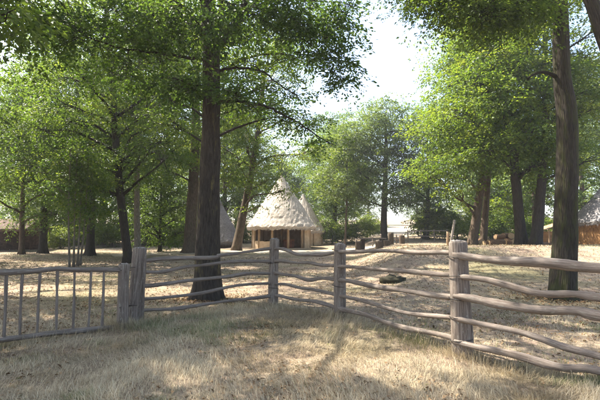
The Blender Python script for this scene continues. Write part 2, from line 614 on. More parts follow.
def sunlit_reject(P, r):
    """True for places in a crown that the gaps leave empty"""
    keep = np.ones(len(P), bool)
    for (x, y, rx, ry, p, z) in GAPS:
        h = P[:, 2] - z
        qx = P[:, 0] - h * SUN[0] / SUN[2] - x
        qy = P[:, 1] - h * SUN[1] / SUN[2] - y
        hit = ((qx / (rx + .18)) ** 2 + (qy / (ry + .18)) ** 2 < 1) & (h > 0.6)
        keep &= ~(hit & (r.random(len(P)) < p))
    return keep


def leaf_arrays(O, D, L, W, n, size, asp, r, hexa=False, droop=0.25, vbase=None, flat=0.55):
    N = len(O)
    up = np.array([0, 0, 1.0])
    t = r.random((N, n)) ** 0.75
    s = r.uniform(-1, 1, (N, n))
    S = norm(np.cross(D, up) + 1e-4)
    U = norm(np.cross(S, D))
    wprof = W * (1.05 - 0.75 * t)
    L_ = np.broadcast_to(np.asarray(L, float).reshape(-1, 1), (N, 1))
    pos = O[:, None] + D[:, None] * (L_ * t)[..., None] + S[:, None] * (s * wprof * L_)[..., None]
    pos = pos + U[:, None] * (r.normal(0, 0.07, (N, n)) * L_)[..., None]
    pos[..., 2] -= droop * L_ * (t ** 2 + 0.35 * s * s)
    ld = D[:, None] * 0.65 + S[:, None] * (np.sign(s) * 0.75)[..., None] + r.normal(0, 0.35, (N, n, 3))
    ld[..., 2] -= 0.25
    ld = norm(ld)
    nn = norm(U[:, None] * 0.3 + up * 0.7 + r.normal(0, flat, (N, n, 3)))
    nn = norm(nn - ld * np.sum(nn * ld, -1, keepdims=True))
    sv = np.cross(nn, ld)
    ln = (size * r.uniform(0.65, 1.25, (N, n)))[..., None]
    w = ln * asp * 0.5
    fold = ln * 0.09
    if hexa:
        pts = [pos, pos + ld * ln * .28 + sv * w * .8 + nn * fold, pos + ld * ln * .66 + sv * w * .85 + nn * fold, pos + ld * ln - nn * fold * .5,
               pos + ld * ln * .66 - sv * w * .85 + nn * fold, pos + ld * ln * .28 - sv * w * .8 + nn * fold]
        V = np.stack(pts, 2).reshape(-1, 3)
        b = np.arange(N * n)[:, None] * 6
        F = np.concatenate([b + np.array([0, 1, 2, 3]), b + np.array([0, 3, 4, 5])])
        k = 6; npoly = 4
    else:
        pts = [pos, pos + ld * ln * .45 + sv * w + nn * fold, pos + ld * ln - nn * fold * .5, pos + ld * ln * .45 - sv * w + nn * fold]
        V = np.stack(pts, 2).reshape(-1, 3)
        b = np.arange(N * n)[:, None] * 4
        F = np.concatenate([b + np.array([0, 1, 2]), b + np.array([0, 2, 3])])
        k = 4; npoly = 3
    vb = np.full(N, 0.5) if vbase is None else vbase
    var = np.clip(vb[:, None] + r.normal(0, 0.16, (N, n)), 0, 1)
    return V, F, npoly, np.repeat(var.reshape(-1), k)


def spray_points(blobs, r, per, clus=9, spread=0.34, carve=True, reach=0.6):
    """origins, directions and clump places of leaf sprays inside ellipsoids (centre, radii)"""
    O, D, C, VB, links = [], [], [], [], []
    for bi, (c, rad, dens, *keepall) in enumerate(blobs):
        c = np.asarray(c, float); rad = np.asarray(rad, float)
        n = max(3, int(per * dens))
        q = norm(r.normal(0, 1, (clus, 3))) * (r.random((clus, 1)) ** 0.4)
        q[0] = 0
        cl = c + q * rad * 0.85
        pick = r.integers(0, clus, n)
        p = cl[pick] + r.normal(0, 1, (n, 3)) * rad * spread * np.array([1, 1, 0.6])
        d = (p - c) / rad * 0.9
        d[:, 2] = d[:, 2] * 0.35 - 0.12
        d = norm(d + r.normal(0, 0.45, (n, 3)) * np.array([1, 1, 0.45]))
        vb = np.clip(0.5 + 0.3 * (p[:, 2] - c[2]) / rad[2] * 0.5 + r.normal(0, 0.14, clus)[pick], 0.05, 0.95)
        if carve and not keepall:
            k = sunlit_reject(p, r) & sunlit_reject(p + d * reach * .45, r) & sunlit_reject(p + d * reach * .9, r)
            p, d, vb = p[k], d[k], vb[k]
            pickk = pick[k]
        else:
            pickk = pick
        O.append(p); D.append(d); VB.append(vb)
        C.append(cl[pickk])
        links.append((c, cl))
    return np.concatenate(O), np.concatenate(D), np.concatenate(C), np.concatenate(VB), links


def limb_pts(a, b, r, sag=0.12, n=7):
    a = np.asarray(a, float); b = np.asarray(b, float)
    L = np.linalg.norm(b - a)
    m1 = lerp(a, b, 0.35) + np.array([0, 0, sag * L]) + r.normal(0, 0.05 * L, 3)
    m2 = lerp(a, b, 0.7) + np.array([0, 0, sag * 0.8 * L]) + r.normal(0, 0.05 * L, 3)
    return smooth_line([a, m1, m2, b], n)


def build_tree(name, label, trunk, blobs, leaf, bark, per=60, nleaf=24, size=0.1, asp=0.55, spray=0.7, width=0.55,
               seed=1, hexa=False, twigs=False, limbs=None, group=None, cat='tree', sides=18, ridge=0.05, flare=0.55, carve=True, limb_r=0.07, droop=0.25, stubs=(), wob=0.06, sublimb=True, skip_limb=False, flat=0.55, limb_min=0.0):
    """trunk: rows x, y, z, radius in the world; blobs: (centre, radii, density); limbs: explicit paths"""
    r = np.random.default_rng(seed)
    tr = np.asarray(trunk, float)
    base = tr[0, :3].copy(); base[2] = float(H(base[0], base[1]))
    root = empty(name, base, label, cat, group)
    n = max(8, int(np.linalg.norm(tr[-1, :3] - tr[0, :3]) / 0.14)) if sides >= 24 else max(8, int(np.linalg.norm(tr[-1, :3] - tr[0, :3]) / 0.5))
    S = smooth_line(tr, n)
    S[0, 2] -= 0.12
    mb = MB().tube(S[:, :3] - base, np.maximum(S[:, 3], 0.01), sides, wob, seed, ridge, flare)
    mb.build('trunk', bark, root)
    O, D, C, VB, links = spray_points(blobs, r, per, carve=carve, reach=spray)
    # limbs from the trunk to each clump
    if not skip_limb:
        for (c, cl) in links:
            dz = c[2] - 0.45 * np.linalg.norm(c[:2] - S[-1, :2])
            i = int(np.argmin(np.abs(S[:, 2] - dz)))
            i = min(max(i, int(n * 0.25), int(np.argmax(S[:, 2] > base[2] + limb_min))), n - 1)
            a = S[i, :3]
            r0 = min(S[i, 3] * 0.7, limb_r)
            for (pts, q0, q1) in (limbs or ()):         # a nearer limb carries the clump
                Q = smooth_line(pts, 4 * len(pts))
                dq = np.linalg.norm(Q - c, axis=1); m_ = int(np.argmin(dq))
                if dq[m_] < np.linalg.norm(a - c) * .75:
                    a = Q[m_]; r0 = min(r0, lerp(q0, q1, m_ / len(Q)) * .75)
            P = limb_pts(a, c, r, 0.06)
            mb = MB().tube(P - base, np.linspace(r0, r0 * 0.3, len(P)), 7, 0.1, seed, cap=True)
            if sublimb:
                for q in cl[1:]:
                    P2 = limb_pts(lerp(a, c, r.uniform(0.55, 0.95)), q, r, 0.05, 5)
                    mb.tube(P2 - base, np.linspace(r0 * 0.33, r0 * 0.1 + .003, 5), 4, cap=False)
            mb.build('limb', bark, root)
    for (pts, r0, r1) in (limbs or ()):
        P = smooth_line(pts, 4 * len(pts))
        P = P + r.normal(0, 0.012, P.shape)
        MB().tube(P - base, np.linspace(r0, r1, len(P)), 9, 0.12, seed, 0.04).build('limb', bark, root)
    for (pts, r0, r1) in stubs:
        P = smooth_line(pts, 9)
        MB().tube(P - base, np.linspace(r0, r1, 9), 10, 0.15, seed, 0.05).build('branch_stub', bark, root)
    if twigs and len(O):
        mb = MB()
        sel = r.random(len(O)) < 0.8
        for o, d, c in zip(O[sel], D[sel], C[sel]):
            e = o + d * spray * 0.8; e[2] -= droop * spray * 0.5
            m = lerp(c, o, 0.6) + r.normal(0, .04, 3)
            mb.tube(np.array([c, m, o, e]) - base, [0.010, 0.007, 0.005, 0.002], 3, cap=False)
        tag(mb.build('twigs', bark, root), kind='stuff')
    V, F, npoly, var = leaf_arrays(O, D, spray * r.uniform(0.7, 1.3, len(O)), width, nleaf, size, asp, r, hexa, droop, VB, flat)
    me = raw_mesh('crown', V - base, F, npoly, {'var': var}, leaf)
    cr = bpy.data.objects.new('crown', me)
    COL.objects.link(cr)
    cr.parent = root
    return root


def auto_blobs(base, H0, H1, Rc, r, n=16, lean=(0, 0), top=0.45, dens=1.0, rad=0.42):
    """clumps filling an uneven crown between heights H0 and H1"""
    out = []
    for i in range(n):
        t = (i + r.uniform(0.2, 0.8)) / n
        prof = math.sin(math.pi * min(1, (0.18 + 0.82 * t)) ** 0.9) ** 0.6 if t < 0.98 else 0.3
        prof = max(prof, top * (1 - t) + 0.25)
        a = i * 2.399 + r.uniform(-0.5, 0.5)
        q = Rc * prof * math.sqrt(r.uniform(0.12, 1.0)) * 0.85
        rr = Rc * rad * r.uniform(0.75, 1.25)
        c = np.array([base[0] + math.cos(a) * q + lean[0] * t, base[1] + math.sin(a) * q + lean[1] * t, base[2] + lerp(H0, H1, t)])
        out.append((c, (rr, rr, rr * r.uniform(0.55, 0.8)), dens * (rr / (Rc * rad)) ** 2))
    return out


def copy_tree(root, loc, rz, sc, label, name=None):
    c = root.copy(); COL.objects.link(c)
    if name: c.name = name
    c.location = tuple(loc); c.rotation_euler = (0, 0, rz); c.scale = (sc[0], sc[0], sc[1])
    c['label'] = label
    for ch in list(root.children):
        k = ch.copy(); COL.objects.link(k); k.parent = c
    return c


def pxr(r, d):
    return r / FPX * d




# ------------------------------------------------------------------ huts
def cone_roof(name, parent, Rr, z0, z1, mat, thick=0.28, n=96, rings=22, seed=0, sag=0.0, ridge_len=0.0):
    """thatch cone with a thick ragged eave, in the parent's space"""
    r = np.random.default_rng(seed)
    ang = np.arange(n) / n * 2 * math.pi
    V, F, U = [], [], []
    for i in range(rings):
        t = i / (rings - 1)
        rr = Rr * (1 - t) + 0.10 * t
        z = z0 + (z1 - z0) * t - sag * math.sin(math.pi * t)
        bumps = 0.045 * 2 * vnoise(np.cos(ang) * 3 + 11 + seed, np.sin(ang) * 3 + t * 7) + 0.02 * r.normal(0, 1, n)
        step = 0.02 * ((t * 6) % 1.0)
        for j in range(n):
            q = rr + (bumps[j] - step) * (1 - t * .75)
            V.append((math.cos(ang[j]) * q, math.sin(ang[j]) * q, z + (0.05 * r.normal() if i == 0 else 0)))
    for j in range(n):      # underside of the eave
        V.append((math.cos(ang[j]) * (Rr - 0.10), math.sin(ang[j]) * (Rr - 0.10), z0 - thick + 0.05 * r.normal()))
    for j in range(n):
        V.append((math.cos(ang[j]) * (Rr - 0.75), math.sin(ang[j]) * (Rr - 0.75), z0 + 0.45))
    V.append((0, 0, z1 - 0.5))
    V.append((0, 0, z1 + 0.06))
    sl = math.hypot(Rr, z1 - z0)

    def q(a, b, c, d, ua, va, vb):
        F.append((a, b, c, d)); U.append([(ua, va), (ua + 1 / n, va), (ua + 1 / n, vb), (ua, vb)])
    for j in range(n):
        k = (j + 1) % n
        for i in range(rings - 1):
            q(i * n + j, i * n + k, (i + 1) * n + k, (i + 1) * n + j, j / n, i / (rings - 1) * sl, (i + 1) / (rings - 1) * sl)
        e = rings * n
        q(e + j, e + k, k, j, j / n, 0, .3)
        q(e + n + j, e + n + k, e + k, e + j, j / n, 0, .3)
        F.append((e + 2 * n, e + n + k, e + n + j)); U.append([(j / n, 0), (j / n, 1), (j / n, 1)])
        F.append(((rings - 1) * n + j, (rings - 1) * n + k, e + 2 * n + 1)); U.append([(j / n, 0), (j / n, 1), (j / n, 1)])
    o = MB().add(V, F, U).build(name, mat, parent, smooth=False)
    # loose straw hanging from the eave
    mb = MB()
    for j in range(int(Rr * 130)):
        a = r.uniform(0, 2 * math.pi); l = r.uniform(0.08, 0.26)
        p = np.array([math.cos(a) * (Rr - r.uniform(-.02, .12)), math.sin(a) * (Rr - .05), z0 - thick + .08])
        t_ = np.array([-math.sin(a), math.cos(a), 0]) * 0.02
        d = np.array([math.cos(a) * r.uniform(-.03, .06), math.sin(a) * r.uniform(-.03, .06), -l]) + r.normal(0, .03, 3)
        mb.add([p - t_, p + t_, p + d], [(0, 1, 2)], [[(0, 0), (0.01, 0), (0, .2)]])
    tag(mb.build('eave_straw', mat, o, smooth=False), kind='stuff')
    # binding cap at the apex
    mb = MB()
    mb.tube([(0, 0, z1 - .55), (0, 0, z1 - .25), (0, 0, z1 + .02), (0, 0, z1 + .10)], [0.42, 0.24, 0.10, 0.03], 14, 0.1, seed)
    mb.build('roof_cap', mat, o)
    return o


def arc_wall(mb, r0, r1, a0, a1, z0, z1, n=14, wav=0.03, seed=0):
    V, F, U = [], [], []
    for i in range(n + 1):
        a = lerp(a0, a1, i / n)
        for (rr, z) in ((r1, z0), (r1, z1), (r0, z1), (r0, z0)):
            V.append((math.cos(a) * rr, math.sin(a) * rr, z + (wav * 2 * float(vnoise(i * .7, seed)) if z == z1 else 0)))
    for i in range(n):
        for k in range(4):
            l = (k + 1) % 4
            F.append((i * 4 + k, (i + 1) * 4 + k, (i + 1) * 4 + l, i * 4 + l)); U.append([(0, 0), (.1, 0), (.1, .3), (0, .3)])
    F.append((0, 1, 2, 3)); U.append([(0, 0)] * 4)
    F.append((n * 4 + 3, n * 4 + 2, n * 4 + 1, n * 4)); U.append([(0, 0)] * 4)
    mb.add(V, F, U)


def bar(a, b, r, sides=9, wob=0.08, seed=0, n=5):
    P = np.array([lerp(np.asarray(a, float), np.asarray(b, float), i / (n - 1)) for i in range(n)])
    return MB().tube(P, np.linspace(r, r * 0.92, n), sides, wob, seed)


# open fronted round hut
hc = at(281.5, 227, 41.0)
hz = float(H(hc[0], hc[1])) - 0.02
EAVE = hc[2] - hz
APEX = at(279, 176, 41.0)[2] - hz
hut = empty('round_hut', (hc[0], hc[1], hz), 'round hut with tall sunlit conical thatch and open front on timber posts', 'hut')
cone_roof('roof', hut, pxr(34.5, 41), EAVE, APEX, M['thatch_pale'], seed=2)
RW = pxr(34.5, 41) - 0.55
floor = MB()
arc_wall(floor, 0.05, RW + .12, 0, 2 * math.pi, -.25, 0.10, 40, 0.0)
floor.build('floor', M['cob'], hut, smooth=False)
for i in range(12):                                     # ring of posts
    a = R(-90 + 15 + 30 * i)
    p = np.array([math.cos(a) * RW, math.sin(a) * RW])
    bar((p[0], p[1], 0.05), (p[0], p[1], EAVE + .35), 0.115, seed=i).build('post', M['timber'], hut)
w = MB(); arc_wall(w, RW - .09, RW + .05, R(-90 + 52), R(270 - 62), .08, EAVE + .35, 40)   # back and sides
w.build('wall', M['cob'], hut, smooth=False)
w = MB(); arc_wall(w, RW - .08, RW + .06, R(-148), R(-93), .09, 0.72, 14, 0.05, 3)
w.build('half_wall', M['cob'], hut, smooth=False)
w = MB(); arc_wall(w, RW - .06, RW + .06, R(-158), R(-30), EAVE - .02, EAVE + .14, 20, 0)
w.build('wall_beam', M['timber'], hut, smooth=False)
bar((0, 0.3, 0.05), (0, 0.3, APEX - .6), 0.12).build('centre_post', M['timber'], hut)
# things inside it
b = MB(); b.box((0, 0, 0.38), (1.05, 0.6, 0.06))
o = empty('wooden_chest', (hc[0] + 0.75, hc[1] - 1.7, hz + .1), 'reddish brown wooden chest inside the open hut front', 'chest')
MB().box((0, 0, .36), (.95, .55, .68)).build('body', M['red_wood'], o, smooth=False)
MB().box((0, 0, .735), (1.02, .62, .06)).build('lid', M['red_wood'], o, smooth=False)
for s in (-1, 1):
    MB().box((s * .36, -.285, .36), (.07, .02, .66)).build('strap', M['dark_board'], o, smooth=False)
o = empty('work_bench', (hc[0] - 0.6, hc[1] + .9, hz + .1), 'dark wooden bench in the shade at the back of the open hut', 'bench')
MB().box((0, 0, .62), (1.9, .5, .08)).build('seat', M['dark_board'], o, smooth=False)
for s in (-1, 1):
    MB().box((s * .75, 0, .29), (.1, .42, .58)).build('leg', M['dark_board'], o, smooth=False)

# pale hut half hidden behind it
h2 = at(303, 231, 46.5); z2 = float(H(h2[0], h2[1])) - .02
hutb = empty('small_hut', (h2[0], h2[1], z2), 'smaller pale walled hut half hidden behind the open round hut', 'hut')
e2 = h2[2] - z2
cone_roof('roof', hutb, pxr(22.5, 46.5), e2, e2 + pxr(36, 46.5), M['thatch_pale'], seed=5, n=64, rings=14)
w = MB(); arc_wall(w, 1.95, 2.12, R(-70), R(270), -.2, e2 + .5, 40); w.build('wall', M['cob'], hutb, smooth=False)
for i in range(9):
    a = R(-60 + 36 * i)
    bar((2.14 * math.cos(a), 2.14 * math.sin(a), -.1), (2.14 * math.cos(a), 2.14 * math.sin(a), e2 + .3), .07, seed=i).build('post', M['timber'], hutb)


def low_hut(px, py_top, d, rpx, label, seed, wall=0.55):
    c = at(px, py_top, d); z = float(H(c[0], c[1])) - .02
    o = empty('low_hut', (c[0], c[1], z), label, 'hut', 'low grey thatched huts')
    Rr = pxr(rpx, d)
    cone_roof('roof', o, Rr, wall, c[2] - z, M['thatch_grey'], seed=seed, n=64, rings=16)
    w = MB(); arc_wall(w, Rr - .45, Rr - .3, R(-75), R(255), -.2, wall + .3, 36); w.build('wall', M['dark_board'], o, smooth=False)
    for i in range(10):
        a = R(-75 + 36.7 * i); q = Rr - .28
        bar((q * math.cos(a), q * math.sin(a), -.1), (q * math.cos(a), q * math.sin(a), wall + .25), .06, seed=i).build('post', M['dark_board'], o)
    return o


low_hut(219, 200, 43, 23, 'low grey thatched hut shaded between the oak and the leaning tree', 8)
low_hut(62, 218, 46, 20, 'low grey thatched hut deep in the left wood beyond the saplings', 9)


# dark shed at the far left
sp = at(-12, 236, 36); sz = float(H(sp[0], sp[1])) - .02
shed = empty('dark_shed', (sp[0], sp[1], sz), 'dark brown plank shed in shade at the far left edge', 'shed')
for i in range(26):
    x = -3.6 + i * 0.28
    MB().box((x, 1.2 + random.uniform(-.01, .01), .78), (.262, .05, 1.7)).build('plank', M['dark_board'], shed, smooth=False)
for sx, hh in ((-3.4, 1.75), (-.35, 1.7), (1.0, 1.75), (3.3, 1.7)):
    bar((sx, -1.0, -.1), (sx, -1.0, hh), .075).build('post', M['timber'], shed)
MB().box((0, -1.0, 1.78), (7.4, .12, .12)).build('beam', M['timber'], shed, smooth=False)
V, F, U = [], [], []
n = 40
for i in range(n + 1):
    x = -4.1 + 8.2 * i / n
    for (y, z) in ((-1.7, 1.62), (-1.65, 1.82), (0.2, 2.7), (2.1, 1.82), (2.1, 1.6), (0.2, 2.45)):
        V.append((x, y + random.uniform(-.03, .03), z + random.uniform(-.03, .03)))
for i in range(n):
    for k in range(6):
        l = (k + 1) % 6
        F.append((i * 6 + k, i * 6 + l, (i + 1) * 6 + l, (i + 1) * 6 + k)); U.append([(i / n, k), (i / n, k + 1), ((i + 1) / n, k + 1), ((i + 1) / n, k)])
F += [tuple(range(5, -1, -1)), tuple(n * 6 + k for k in range(6))]; U += [[(0, 0)] * 6] * 2
MB().add(V, F, U).build('roof', M['dark_board'], shed, smooth=False)

# boarded hut at the right edge
h3 = at(631, 223, 35.0); z3 = float(H(h3[0], h3[1])) - .02
hr = empty('boarded_hut', (h3[0], h3[1], z3), 'round hut with upright orange brown boards and grey thatch at the right edge', 'hut')
e3 = h3[2] - z3
R3 = pxr(54, 35)
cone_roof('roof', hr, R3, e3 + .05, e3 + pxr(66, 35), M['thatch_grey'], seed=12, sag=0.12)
n = 150
rw = R3 - .42
for i in range(n):
    a = 2 * math.pi * i / n
    hh = e3 + .3 + random.uniform(-.05, .05)
    wd = 2 * math.pi * rw / n * 0.95
    MB().box((math.cos(a) * rw, math.sin(a) * rw, hh / 2 - .05), (random.uniform(.03, .05), wd, hh + .1), a + random.uniform(-.04, .04)).build('board', M['board'], hr, smooth=False)
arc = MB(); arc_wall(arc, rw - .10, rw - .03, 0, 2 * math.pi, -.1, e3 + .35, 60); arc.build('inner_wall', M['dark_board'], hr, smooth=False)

# lean-to shelter before it
ls = at(553, 243, 33.0); zl = float(H(ls[0], ls[1]))
lean = empty('lean_to_shelter', (ls[0], ls[1], zl), 'small open pole shelter with sloping board roof behind the mossy trunk', 'shelter')
for (x, y, h) in ((-.55, -.5, 1.35), (.75, -.5, 1.75), (-.55, .6, 1.3), (.75, .6, 1.7)):
    bar((x, y, -.1), (x, y, h), .06).build('post', M['timber'], lean)
for i in range(6):
    y = -.75 + i * .27
    V = np.array([(-.95, y, 1.16), (1.1, y, 1.82), (1.1, y + .255, 1.82), (-.95, y + .255, 1.16)])
    V = np.vstack([V, V + np.array([-.02, 0, .05])])
    MB().add(V, [(3, 2, 1, 0), (4, 5, 6, 7), (0, 1, 5, 4), (1, 2, 6, 5), (2, 3, 7, 6), (3, 0, 4, 7)], [[(0, 0), (0, 1), (.1, 1), (.1, 0)]] * 6).build('roof_board', M['timber'], lean, smooth=False)
MB().box((.1, .62, .55), (1.3, .05, 1.0)).build('back_board', M['board'], lean, smooth=False)


# ------------------------------------------------------------------ fence
def log_post(name, p, h, r, parent, seed, tilt=(0, 0), mat='post', top_r=0.93, chamfer=True):
    """a peeled log set in the earth: uneven outline, worn top with its own end grain"""
    rr = np.random.default_rng(seed)
    n = 18
    P = np.array([(tilt[0] * t * h + .012 * math.sin(3 * t + seed), tilt[1] * t * h, -0.25 + (h + .25) * t) for t in np.linspace(0, 1, n)])
    rad = r * np.linspace(1.05, top_r, n)
    P2 = np.vstack([P, P[-1] + (0, 0, .018), P[-1] + (0, 0, .026)])
    rad2 = np.concatenate([rad, [rad[-1] * .93, rad[-1] * .82]])
    mb = MB().tube(P2, rad2, 22, 0.07, seed, 0.05, nz=7)
    o = mb.build(name, M[mat], parent)
    o.location = tuple(np.asarray(p, float) - np.array(parent.location))
    # end grain
    k = 20
    ang = np.arange(k) / k * 2 * math.pi
    q = rad2[-1] * .96 * (1 + .12 * vnoise(np.cos(ang) * 2 + seed, np.sin(ang) * 2))
    top = [(P2[-1][0] + math.cos(a) * x, P2[-1][1] + math.sin(a) * x, P2[-1][2] + .004 + .006 * rr.normal()) for a, x in zip(ang, q)]
    cx = [(P2[-1][0] + math.cos(a) * x * .5, P2[-1][1] + math.sin(a) * x * .5, P2[-1][2] + .012 + .008 * rr.normal()) for a, x in zip(ang, q)]
    F = [(i, (i + 1) % k, k + (i + 1) % k, k + i) for i in range(k)] + [tuple(range(k, 2 * k))]
    MB().add(top + cx, F).build('end_grain', M['post_end'], o)
    return o


P5 = on_ground(462, 356); P2 = on_ground(339, 318); P3 = on_ground(273, 307); P4 = on_ground(132, 325); P4B = on_ground(139, 322); PG = on_ground(121.5, 328)
d56 = norm(np.array([1.0, -1.28, 0]))
P6 = P5 + d56 * 2.9; P6[2] = float(H(P6[0], P6[1]))
fence = empty('rail_fence', gz(P2[0], P2[1]), 'grey weathered post and rail fence of five crooked poles crossing the clearing', 'fence')
def top_h(P, px, py):
    q = EYE + ray(px, py) * (P[1] / ray(px, py)[1])
    return q[2] - P[2] - .045
log_post('post', P5, top_h(P5, 462, 240), 0.138, fence, 1, (0.0, .0))
log_post('post', P2, top_h(P2, 340, 243), 0.118, fence, 2, (.03, 0))
log_post('post', P3, top_h(P3, 274, 238), 0.115, fence, 3, (.02, 0))
log_post('post', P4, top_h(P4, 134, 247), 0.105, fence, 4, (.05, 0))
log_post('post', P4B, top_h(P4B, 139, 247), 0.085, fence, 5, (.01, 0))
log_post('post', P6, 1.5, 0.135, fence, 6)


def rail(A, B, pix, r0, r1, seed, off=0.0, mat='rail'):
    """a crooked pole hung between two posts: pix are points along it on the fence line"""
    nrm = norm(np.array([(B - A)[1], -(B - A)[0], 0.0]))
    if np.dot(nrm, EYE - A) < 0:
        nrm = -nrm
    A2, B2 = A + nrm * off, B + nrm * off
    pts = [on_plane(px, py, A2, B2) for px, py in pix]
    L = smooth_line(pts, 26)
    rr = np.random.default_rng(seed)
    L = L + np.stack([np.zeros(26), 0.012 * np.sin(np.linspace(0, 9, 26) + seed), 0.010 * np.sin(np.linspace(0, 13, 26) * rr.uniform(.8, 1.2) + seed * 2)], -1)
    rad = np.linspace(r0, r1, 26) * (1 + .10 * np.sin(np.linspace(0, 11, 26) + seed * 1.7) + .05 * rr.normal(0, 1, 26))
    L = np.vstack([L[0] - (L[1] - L[0]) * .12, L, L[-1] + (L[-1] - L[-2]) * .12])
    rad = np.concatenate([[rad[0] * .7], rad, [rad[-1] * .7]])
    base = np.array(fence.location)
    return MB().tube(L - base, rad, 12, 0.16, seed, 0.05, nz=6).build('rail', M[mat], fence)


# right of the nearest post, hung on its near side
for i, (pix, r0, r1) in enumerate([
        ([(455, 255), (500, 260), (550, 264), (600, 267), (720, 276)], .050, .066),
        ([(455, 275), (480, 279), (515, 288), (545, 293), (575, 295), (600, 297), (700, 304)], .036, .048),
        ([(455, 296), (490, 303), (540, 309), (575, 312), (600, 316), (700, 330)], .048, .058),
        ([(455, 319), (485, 324), (520, 333), (560, 345), (600, 357), (700, 392)], .036, .042),
        ([(455, 341), (485, 349), (520, 357), (560, 366), (600, 372), (700, 404)], .042, .05)]):
    rail(P5, P6, pix, r0, r1, 20 + i, 0.10)
for i, (pix, r0, r1) in enumerate([
        ([(337, 251), (365, 251.5), (400, 251.5), (430, 252.5), (463, 254.5)], .032, .036),
        ([(337, 266), (360, 268), (400, 270.5), (425, 273.5), (445, 274), (463, 275)], .034, .038),
        ([(337, 280), (360, 283), (390, 289), (420, 293), (463, 298)], .042, .040),
        ([(337, 295), (362, 300), (385, 308), (410, 313), (440, 317), (463, 319)], .032, .034),
        ([(337, 308), (362, 314), (395, 325), (430, 333), (463, 341)], .044, .038)]):
    rail(P2, P5, pix, r0, r1, 30 + i, 0.04)
for i, (pix, r0, r1) in enumerate([
        ([(272, 247.5), (285, 250), (300, 254.5), (318, 255), (341, 251)], .034, .034),
        ([(272, 261), (300, 262.5), (320, 264.5), (341, 266.5)], .032, .034),
        ([(272, 272.5), (290, 275), (306, 279.5), (320, 278.5), (341, 280)], .034, .038),
        ([(272, 283), (290, 285.5), (310, 289.5), (341, 295)], .03, .034),
        ([(272, 295.5), (290, 298), (315, 302), (341, 308.5)], .032, .038)]):
    rail(P3, P2, pix, r0, r1, 40 + i, 0.02)
for i, (pix, r0, r1) in enumerate([
        ([(136, 262), (160, 259.5), (190, 257.5), (216, 257.5), (219, 255.5), (240, 252.5), (275, 248.5)], .044, .034),
        ([(136, 273), (165, 271), (195, 266), (225, 262.5), (275, 261)], .032, .034),
        ([(136, 286), (165, 284), (195, 280), (225, 276.5), (250, 274), (275, 273)], .038, .036),
        ([(136, 299.5), (170, 297.5), (200, 293), (235, 286), (275, 283)], .032, .032),
        ([(136, 311), (170, 308.5), (200, 305.5), (235, 300), (275, 295.5)], .034, .034)]):
    rail(P4B, P3, pix, r0, r1, 50 + i, 0.02)
# dark wire lashings on the posts
for P, r_, hs in ((P5, .142, (1.33, 1.06, .78, .50, .22)), (P2, .121, (1.30, .62)), (P3, .118, (.98, .42)), (P4, .108, (1.03, .35))):
    for hh in hs:
        ang = np.linspace(0, 2 * math.pi, 25)
        L = np.stack([np.cos(ang) * r_ * 1.05, np.sin(ang) * r_ * 1.05, hh + .02 * np.sin(ang + hh * 9)], -1) + (P - np.array(fence.location))
        MB().tube(L, .006, 5, cap=False).build('wire_tie', M['wire'], fence)

# hurdle panel at the left
GL = on_ground(0, 349)
dg = norm((GL - PG) * np.array([1, 1, 0]))
PH = PG + dg * 3.2; PH[2] = float(H(PH[0], PH[1]))
hurdle = empty('hurdle_panel', gz(*((PG + PH) / 2)[:2]), 'low hurdle of thin upright sticks between two poles at the left', 'fence')
hb = np.array(hurdle.location)
log_post('post', PG, top_h(PG, 121.5, 263), 0.10, hurdle, 14, (.02, 0))
log_post('post', PH, 1.3, 0.10, hurdle, 15)


def hstick(name, pix, r0, r1, seed, n=20):
    L = smooth_line([on_plane(px, py, PG, PH) for px, py in pix], n)
    rr = np.random.default_rng(seed)
    rad = np.linspace(r0, r1, n) * (1 + .1 * np.sin(np.linspace(0, 10, n) + seed) + .05 * rr.normal(0, 1, n))
    L = np.vstack([L[0] - (L[1] - L[0]) * .12, L, L[-1] + (L[-1] - L[-2]) * .12]); rad = np.concatenate([[rad[0] * .7], rad, [rad[-1] * .7]])
    return MB().tube(L - hb, rad, 11, .14, seed, .04, nz=6).build(name, M['rail'], hurdle)


hstick('top_rail', [(-120, 277), (-50, 273), (0, 272.5), (25, 271.5), (45, 269.8), (60, 269), (75, 270), (95, 269.6), (121, 270)], .044, .038, 61)
hstick('bottom_rail', [(-120, 360), (-50, 348), (0, 340), (25, 337), (50, 333.5), (90, 329.5), (121, 327)], .05, .042, 62)
for i, (a, b) in enumerate([(-64, -66), (-46, -49), (-29, -31), (-12, -15), (6.4, 3.8), (22.5, 19.6), (40.2, 37), (57.3, 56.2), (74.6, 72.8), (91, 88), (104, 101.8)]):
    yb = 340 - 13 * a / 118
    hstick('stick', [(a, 271), (lerp(a, b, .5) + random.uniform(-.6, .6), 305), (b, yb)], random.uniform(.017, .026), random.uniform(.018, .026), 70 + i, 12)
for hh in (.36, 1.0):
    L = np.array([PG + (0.0, -.11, hh), (PG + P4) / 2 + (0, -.13, hh - .01), P4 + (.0, -.12, hh)]) - hb
    MB().tube(smooth_line(L, 9), .008, 5).build('wire_tie', M['wire'], hurdle)


# ------------------------------------------------------------------ trees
def trunk_px(pts, base_r, top_r, d, dd=0.0):
    """trunk rows from picture points at distance d; the foot stands on the ground"""
    out = []
    for i, (px, py) in enumerate(pts):
        p = at(px, py, d + dd * i / max(1, len(pts) - 1))
        t = i / (len(pts) - 1)
        out.append([*p, lerp(base_r, top_r, t ** 0.9)])
    out[0][2] = float(H(out[0][0], out[0][1]))
    return out


def blob_px(px, py, d, r, dens=1.0, flat=0.65, keep=False):
    q = pxr(r, d)
    return (at(px, py, d), (q, q, q * flat), dens) + ((True,) if keep else ())


